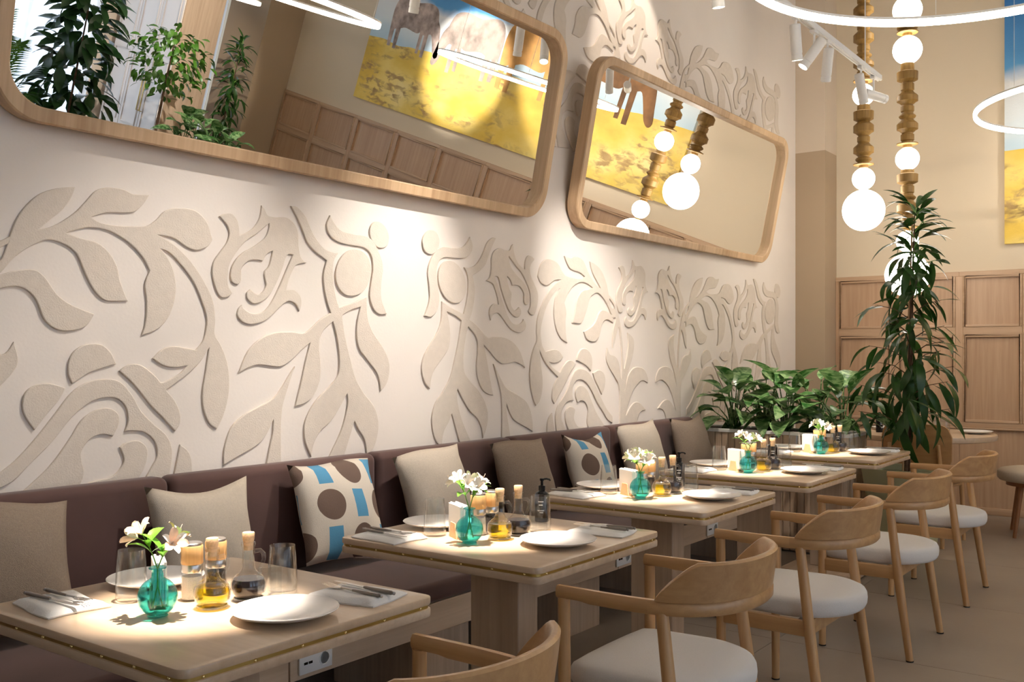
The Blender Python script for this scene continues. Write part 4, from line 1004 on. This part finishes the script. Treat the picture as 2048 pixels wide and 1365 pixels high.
taper_pot((6.79, 1.76, 0), .46, .30, .60, 'tapered square olive pot holding the tall plant by the planter', POTG)
tall_plant((6.79, 1.76, .556), 1.74, .28, .62, 44, 6, 'tall narrow leaved ficus in olive pot beside the slatted planter', 5, (.02,-.05), LEAF_B)

# ============================================================ round table by the back wall
rt = thing('round_table', 'round oak table by the back wall behind a plywood chair', 'table', (7.98, 1.95, 0))
MB().lathe([(.505,.705),(.525,.712),(.53,.73),(.525,.748),(.515,.75),(0,.75)], 56, cap1=False).build('table_top', OAKTOP, rt, 40)
MB().lathe([(.04,.03),(.04,.70)], 20).build('pedestal', DARKLEG, rt, 40)
MB().lathe([(.28,0),(.28,.02),(.06,.04),(0,.04)], 32, cap1=False).build('base', DARK, rt, 40)
rtn = 'on the round table by the back wall'
for dx, dy, lb in ((.15,.30,'towards the mural'), (.12,-.36,'away from the mural'), (-.33,.02,'beside the plywood chair')):
    pick(plate, (7.98+dx, 1.95+dy, .7505), 0, 'white plate %s, %s' % (rtn, lb), 'dinner plates')
for dx, dy, lb in ((.0,.14,'towards the mural'), (.17,-.05,'close to the wainscot'), (.02,-.16,'away from the mural')):
    pick(glass_, (7.98+dx, 1.95+dy, .7505), 0, 'clear tumbler %s, %s' % (rtn, lb), 'tumblers')
pick(vase, (7.96, 1.98, .7505), 0, 'round teal glass vase %s' % rtn, 'teal bud vases')
s = make_sprig(90, 'p', 3, 3, .17); s.location = (7.96, 1.98, .7505); s['label'] = 'peach tinted alstroemeria sprig in the vase %s' % rtn; s['group'] = 'alstroemeria sprigs'
pick(soap, (7.80, 2.22, .7505), 0, 'black pump bottle %s' % rtn, 'black pump bottles')

pc = thing('plywood_chair', 'wooden chair with wide curved plywood back at the round table', 'chair', (7.33, 1.83, 0), R(-6))
def pback(u, v, off):
    x_ = (u-.5)*2; y_ = (v-.5)*2
    return (off-.05*(1-x_*x_)+.02*y_*0, x_*.235, .68+.155*y_)
pb = MB(); Q = [(a, b) for a, b in rrect(-.245,-.17,.245,.17,.09,8)]
f1 = [(-.05*(1-(a/.245)**2)-.008, a, .69+b) for a, b in Q]; f2 = [(-.05*(1-(a/.245)**2)+.008, a, .69+b) for a, b in Q]
npb = len(Q)
def strips(off, flip):
    g = MB(); nn = 24
    def fn(u, v):
        a = -.245+.49*u; e = max(0, abs(a)-(.245-.09)); lim = .17-(.09-math.sqrt(max(0,.09**2-e**2)))
        return (-.05*(1-(a/.245)**2)+off, a, .69+(2*v-1)*lim)
    return g.grid(nn, 7, fn)
s1 = strips(-.008, 0); s2 = strips(.008, 1); pb.add(s1.v, s1.f); n0 = len(pb.v); pb.add(s2.v, s2.f)
rim = [i for i in range(24)] + [24*j+23 for j in range(1,7)] + [24*6+i for i in range(22,-1,-1)] + [24*j for j in range(5,0,-1)]
pb.f += [(rim[k], rim[(k+1)%len(rim)], n0+rim[(k+1)%len(rim)], n0+rim[k]) for k in range(len(rim))]
pb.build('backrest', PLYW, pc, 50)
MB().prism(rrect(-.02,-.22,.42,.22,.09,8), .44, .456).build('seat', PLYW, pc, 40)
for s_ in (-1, 1):
    MB().tube([(-.06,s_*.20,0),(-.035,s_*.19,.42),(-.052,s_*.17,.72)], [.014,.017,.012], 10).build('leg', BEECHZ, pc, 60)
    MB().tube([(.39,s_*.20,0),(.37,s_*.19,.44)], [.013,.017], 10).build('leg', BEECHZ, pc, 60)
    MB().tube([(-.035,s_*.19,.415),(.37,s_*.19,.415)], .012, 8).build('side_rail', BEECHZ, pc, 60)

st = thing('round_stool', 'low round stool with beige padded seat and stained legs by the wainscot', 'stool', (8.22, 1.16, 0))
MB().lathe([(.25,.405),(.285,.412),(.30,.43),(.30,.475),(.285,.493),(.24,.502),(0,.506)], 40, cap1=False).build('seat_pad', LINEN, st, 50)
MB().lathe([(.24,.375),(.24,.405)], 32).build('seat_ring', DARKLEG, st, 40)
for k in range(4):
    a = R(45+90*k+12); ca, sa = math.cos(a), math.sin(a)
    MB().tube([(.27*ca,.27*sa,0),(.20*ca,.20*sa,.385)], [.013,.019], 10).build('leg', DARKLEG, st, 60)

# ============================================================ far side of the room, seen in the mirrors
WARD = mat('whitewashed_wood', (.80,.72,.66), .5)
wa = thing('panelled_wardrobe', 'tall wardrobe with pale panelled doors and plain oak end', 'wardrobe', (7.41, -6.36, 0))
MB().box(.02,0,0,.57,1.38,3.05).build('carcass', OAKZ, wa)
for k in range(3):
    y0 = .005+.46*k
    dr = MB().box(0,y0,.06,.02,y0+.45,3.04).build('door', WARD, wa, 30, (.002,1))
    for z0, z1 in ((.12,.95),(1.03,1.95),(2.03,2.98)):
        m_ = MB()
        for q in ((y0+.05,z0,y0+.065,z1),(y0+.385,z0,y0+.40,z1),(y0+.065,z0,y0+.385,z0+.015),(y0+.065,z1-.015,y0+.385,z1)): m_.box(-.010,q[0],q[1],.0,q[2],q[3])
        m_.build('moulding', WARD, dr, 30, (.003,1))
    yh = y0+(.42 if k == 1 else .03 if k == 2 else .42)
    if k: MB().tube([(0,yh,1.25),(-.035,yh,1.25),(-.035,yh,1.70),(0,yh,1.70)], .007, 8).build('handle', BRASS, dr, 60)
ct = thing('oak_cabinet', 'low pale oak cabinet beside the panelled wardrobe', 'cabinet', (6.75, -6.2, 0))
MB().box(0,0,0,.5,.8,.78).build('body', OAKZ, ct); MB().box(-.01,-.01,.78,.51,.81,.80).build('top', OAKX, ct, 30, (.003,1))
for k in range(2): MB().box(.01,-.015+.0,.05,.49,0,.75).build('door', OAKZ, ct) if k == 0 else MB().tube([(.44,-.02,.35),(.44,-.02,.5)], .006, 8).build('handle', BRASS, ct, 60)

def bushy(loc, n, h0, h1, rad, L_, W_, label, seed, m_, name, trunk=True, ball=False):
    rnd = random.Random(seed); t = thing(name, label, 'plant', loc)
    ls = [leaf_mesh('leaf', m_, L_*s, W_*s, dr, .2, .9, 5, 3) for s, dr in ((1,.4),(1.1,.8))]
    MB().tube([(0,0,0),(.01,.01,h0*.6),(0,.0,h1*.95)], [.022,.018,.006], 8).build('trunk', BARK, t, 60)
    for k in range(n):
        f_ = (k+.5)/n; az = k*2.39996+rnd.uniform(-.3,.3)
        if ball:
            cz = (h0+h1)/2; rr = (h1-h0)/2; ph = math.acos(1-2*f_); q = rnd.uniform(.55,1)
            p = Vector((rad*q*math.sin(ph)*math.cos(az), rad*q*math.sin(ph)*math.sin(az), cz+rr*q*math.cos(ph)))
        else:
            z = h0+(h1-h0)*f_; q = rnd.uniform(.25,.8); rr = rad*(1-.5*f_)
            p = Vector((rr*q*math.cos(az), rr*q*math.sin(az), z))
        o = link_mesh('leaf', rnd.choice(ls), None, t); o.location = p; o.rotation_euler = (R(rnd.uniform(-60,35)), rnd.uniform(-.6,.6), az-math.pi/2+rnd.uniform(-.8,.8))
    return t
def round_pot(loc, r_, h_, label, m_):
    t = thing('plant_pot', label, 'pot', loc)
    MB().lathe([(r_*.7,0),(r_*.75,.01),(r_,h_),(r_-.02,h_),(r_-.03,h_-.05)], 28, cap1=False).build('pot_body', m_, t, 40)
    MB().lathe([(r_-.032,h_-.055),(r_-.032,h_-.045)], 28).build('soil', SOIL, t)
for (x, y), nm, fn in (((6.75,-4.0), 'ball shaped tree', lambda l: bushy(l, 290, 1.25, 2.15, .46, .12, .055, 'small tree with light green ball crown in front of the wardrobe', 8, LEAF_D, 'potted_tree', ball=True)),
                   ((5.98,-4.55), 'broad leaved rubber plant', lambda l: bushy(l, 300, .16, 2.5, .56, .30, .12, 'tall dark broad leaved rubber plant by the window curtains', 9, LEAF_C, 'rubber_plant')),
                   ((8.02,-4.55), 'second narrow leaved ficus', lambda l: tall_plant(l, 2.1, .15, .5, 40, 6, 'tall narrow leaved ficus between wardrobe and brown pilaster', 15, (.02,.02), LEAF_B, None, False))):
    round_pot((x, y, 0), .19, .40, 'round white pot under the %s' % nm, WHITEM)
    fn((x, y, .356))
# feathery palm
pmr = thing('potted_palm', 'feathery green palm beside the rubber plant', 'plant', (5.12,-4.75,.356))
round_pot((5.12,-4.75,0), .2, .4, 'round white pot under the feathery palm', WHITEM)
rnd = random.Random(4)
for k in range(16):
    az = k*2.4; el = R(86-26*(k/16)); Ln = rnd.uniform(1.9,2.5)
    pts = [Vector((math.cos(az)*Ln*q*math.cos(el), math.sin(az)*Ln*q*math.cos(el), Ln*q*math.sin(el)-.55*Ln*q**3*(k/16+.3))) for q in [i/9 for i in range(10)]]
    m_ = MB().tube(pts, [.008-.0007*i for i in range(10)], 5)
    for i in range(30):
        q = .3+.7*i/29; j = min(8, int(q*9)); p = pts[j].lerp(pts[j+1], q*9-j); d = (pts[j+1]-pts[j]).normalized()
        for s_ in (-1, 1):
            sd = d.cross(Vector((0,0,1))).normalized()*s_; e_ = p+(sd*.8+d*.6-Vector((0,0,.25))).normalized()*(.26*(1.1-abs(q-.55)))
            wv = d*.007; m_.add([p-wv, p+wv, (p+e_)/2+wv*1.3+Vector((0,0,.015)), e_, (p+e_)/2-wv*1.3+Vector((0,0,.015))], [(0,1,2,4),(4,2,3)])
    m_.build('frond', LEAF_D if k%3 == 0 else LEAF_B, pmr)
pl2 = thing('oak_planter', 'oak planter box with bright leafy plants in the far half of room', 'planter', (6.85,-3.15,0))
MB().box(-.2,-.6,0,.2,.6,1.12).build('box', OAKZ, pl2, 30, (.004,1)); MB().box(-.18,-.58,1.115,.18,.58,1.125).build('soil', SOIL, pl2)
for k in range(4):
    make_aglaonema((6.85, -3.15-.4+.27*k, 1.125), 80+k, 16, 'leafy plant in the oak planter of the far half, %s' % ['next to the brown pilaster end', 'second from the pilaster end', 'second from the mural end', 'at the mural end'][k], 1.2, 'far planter plants')
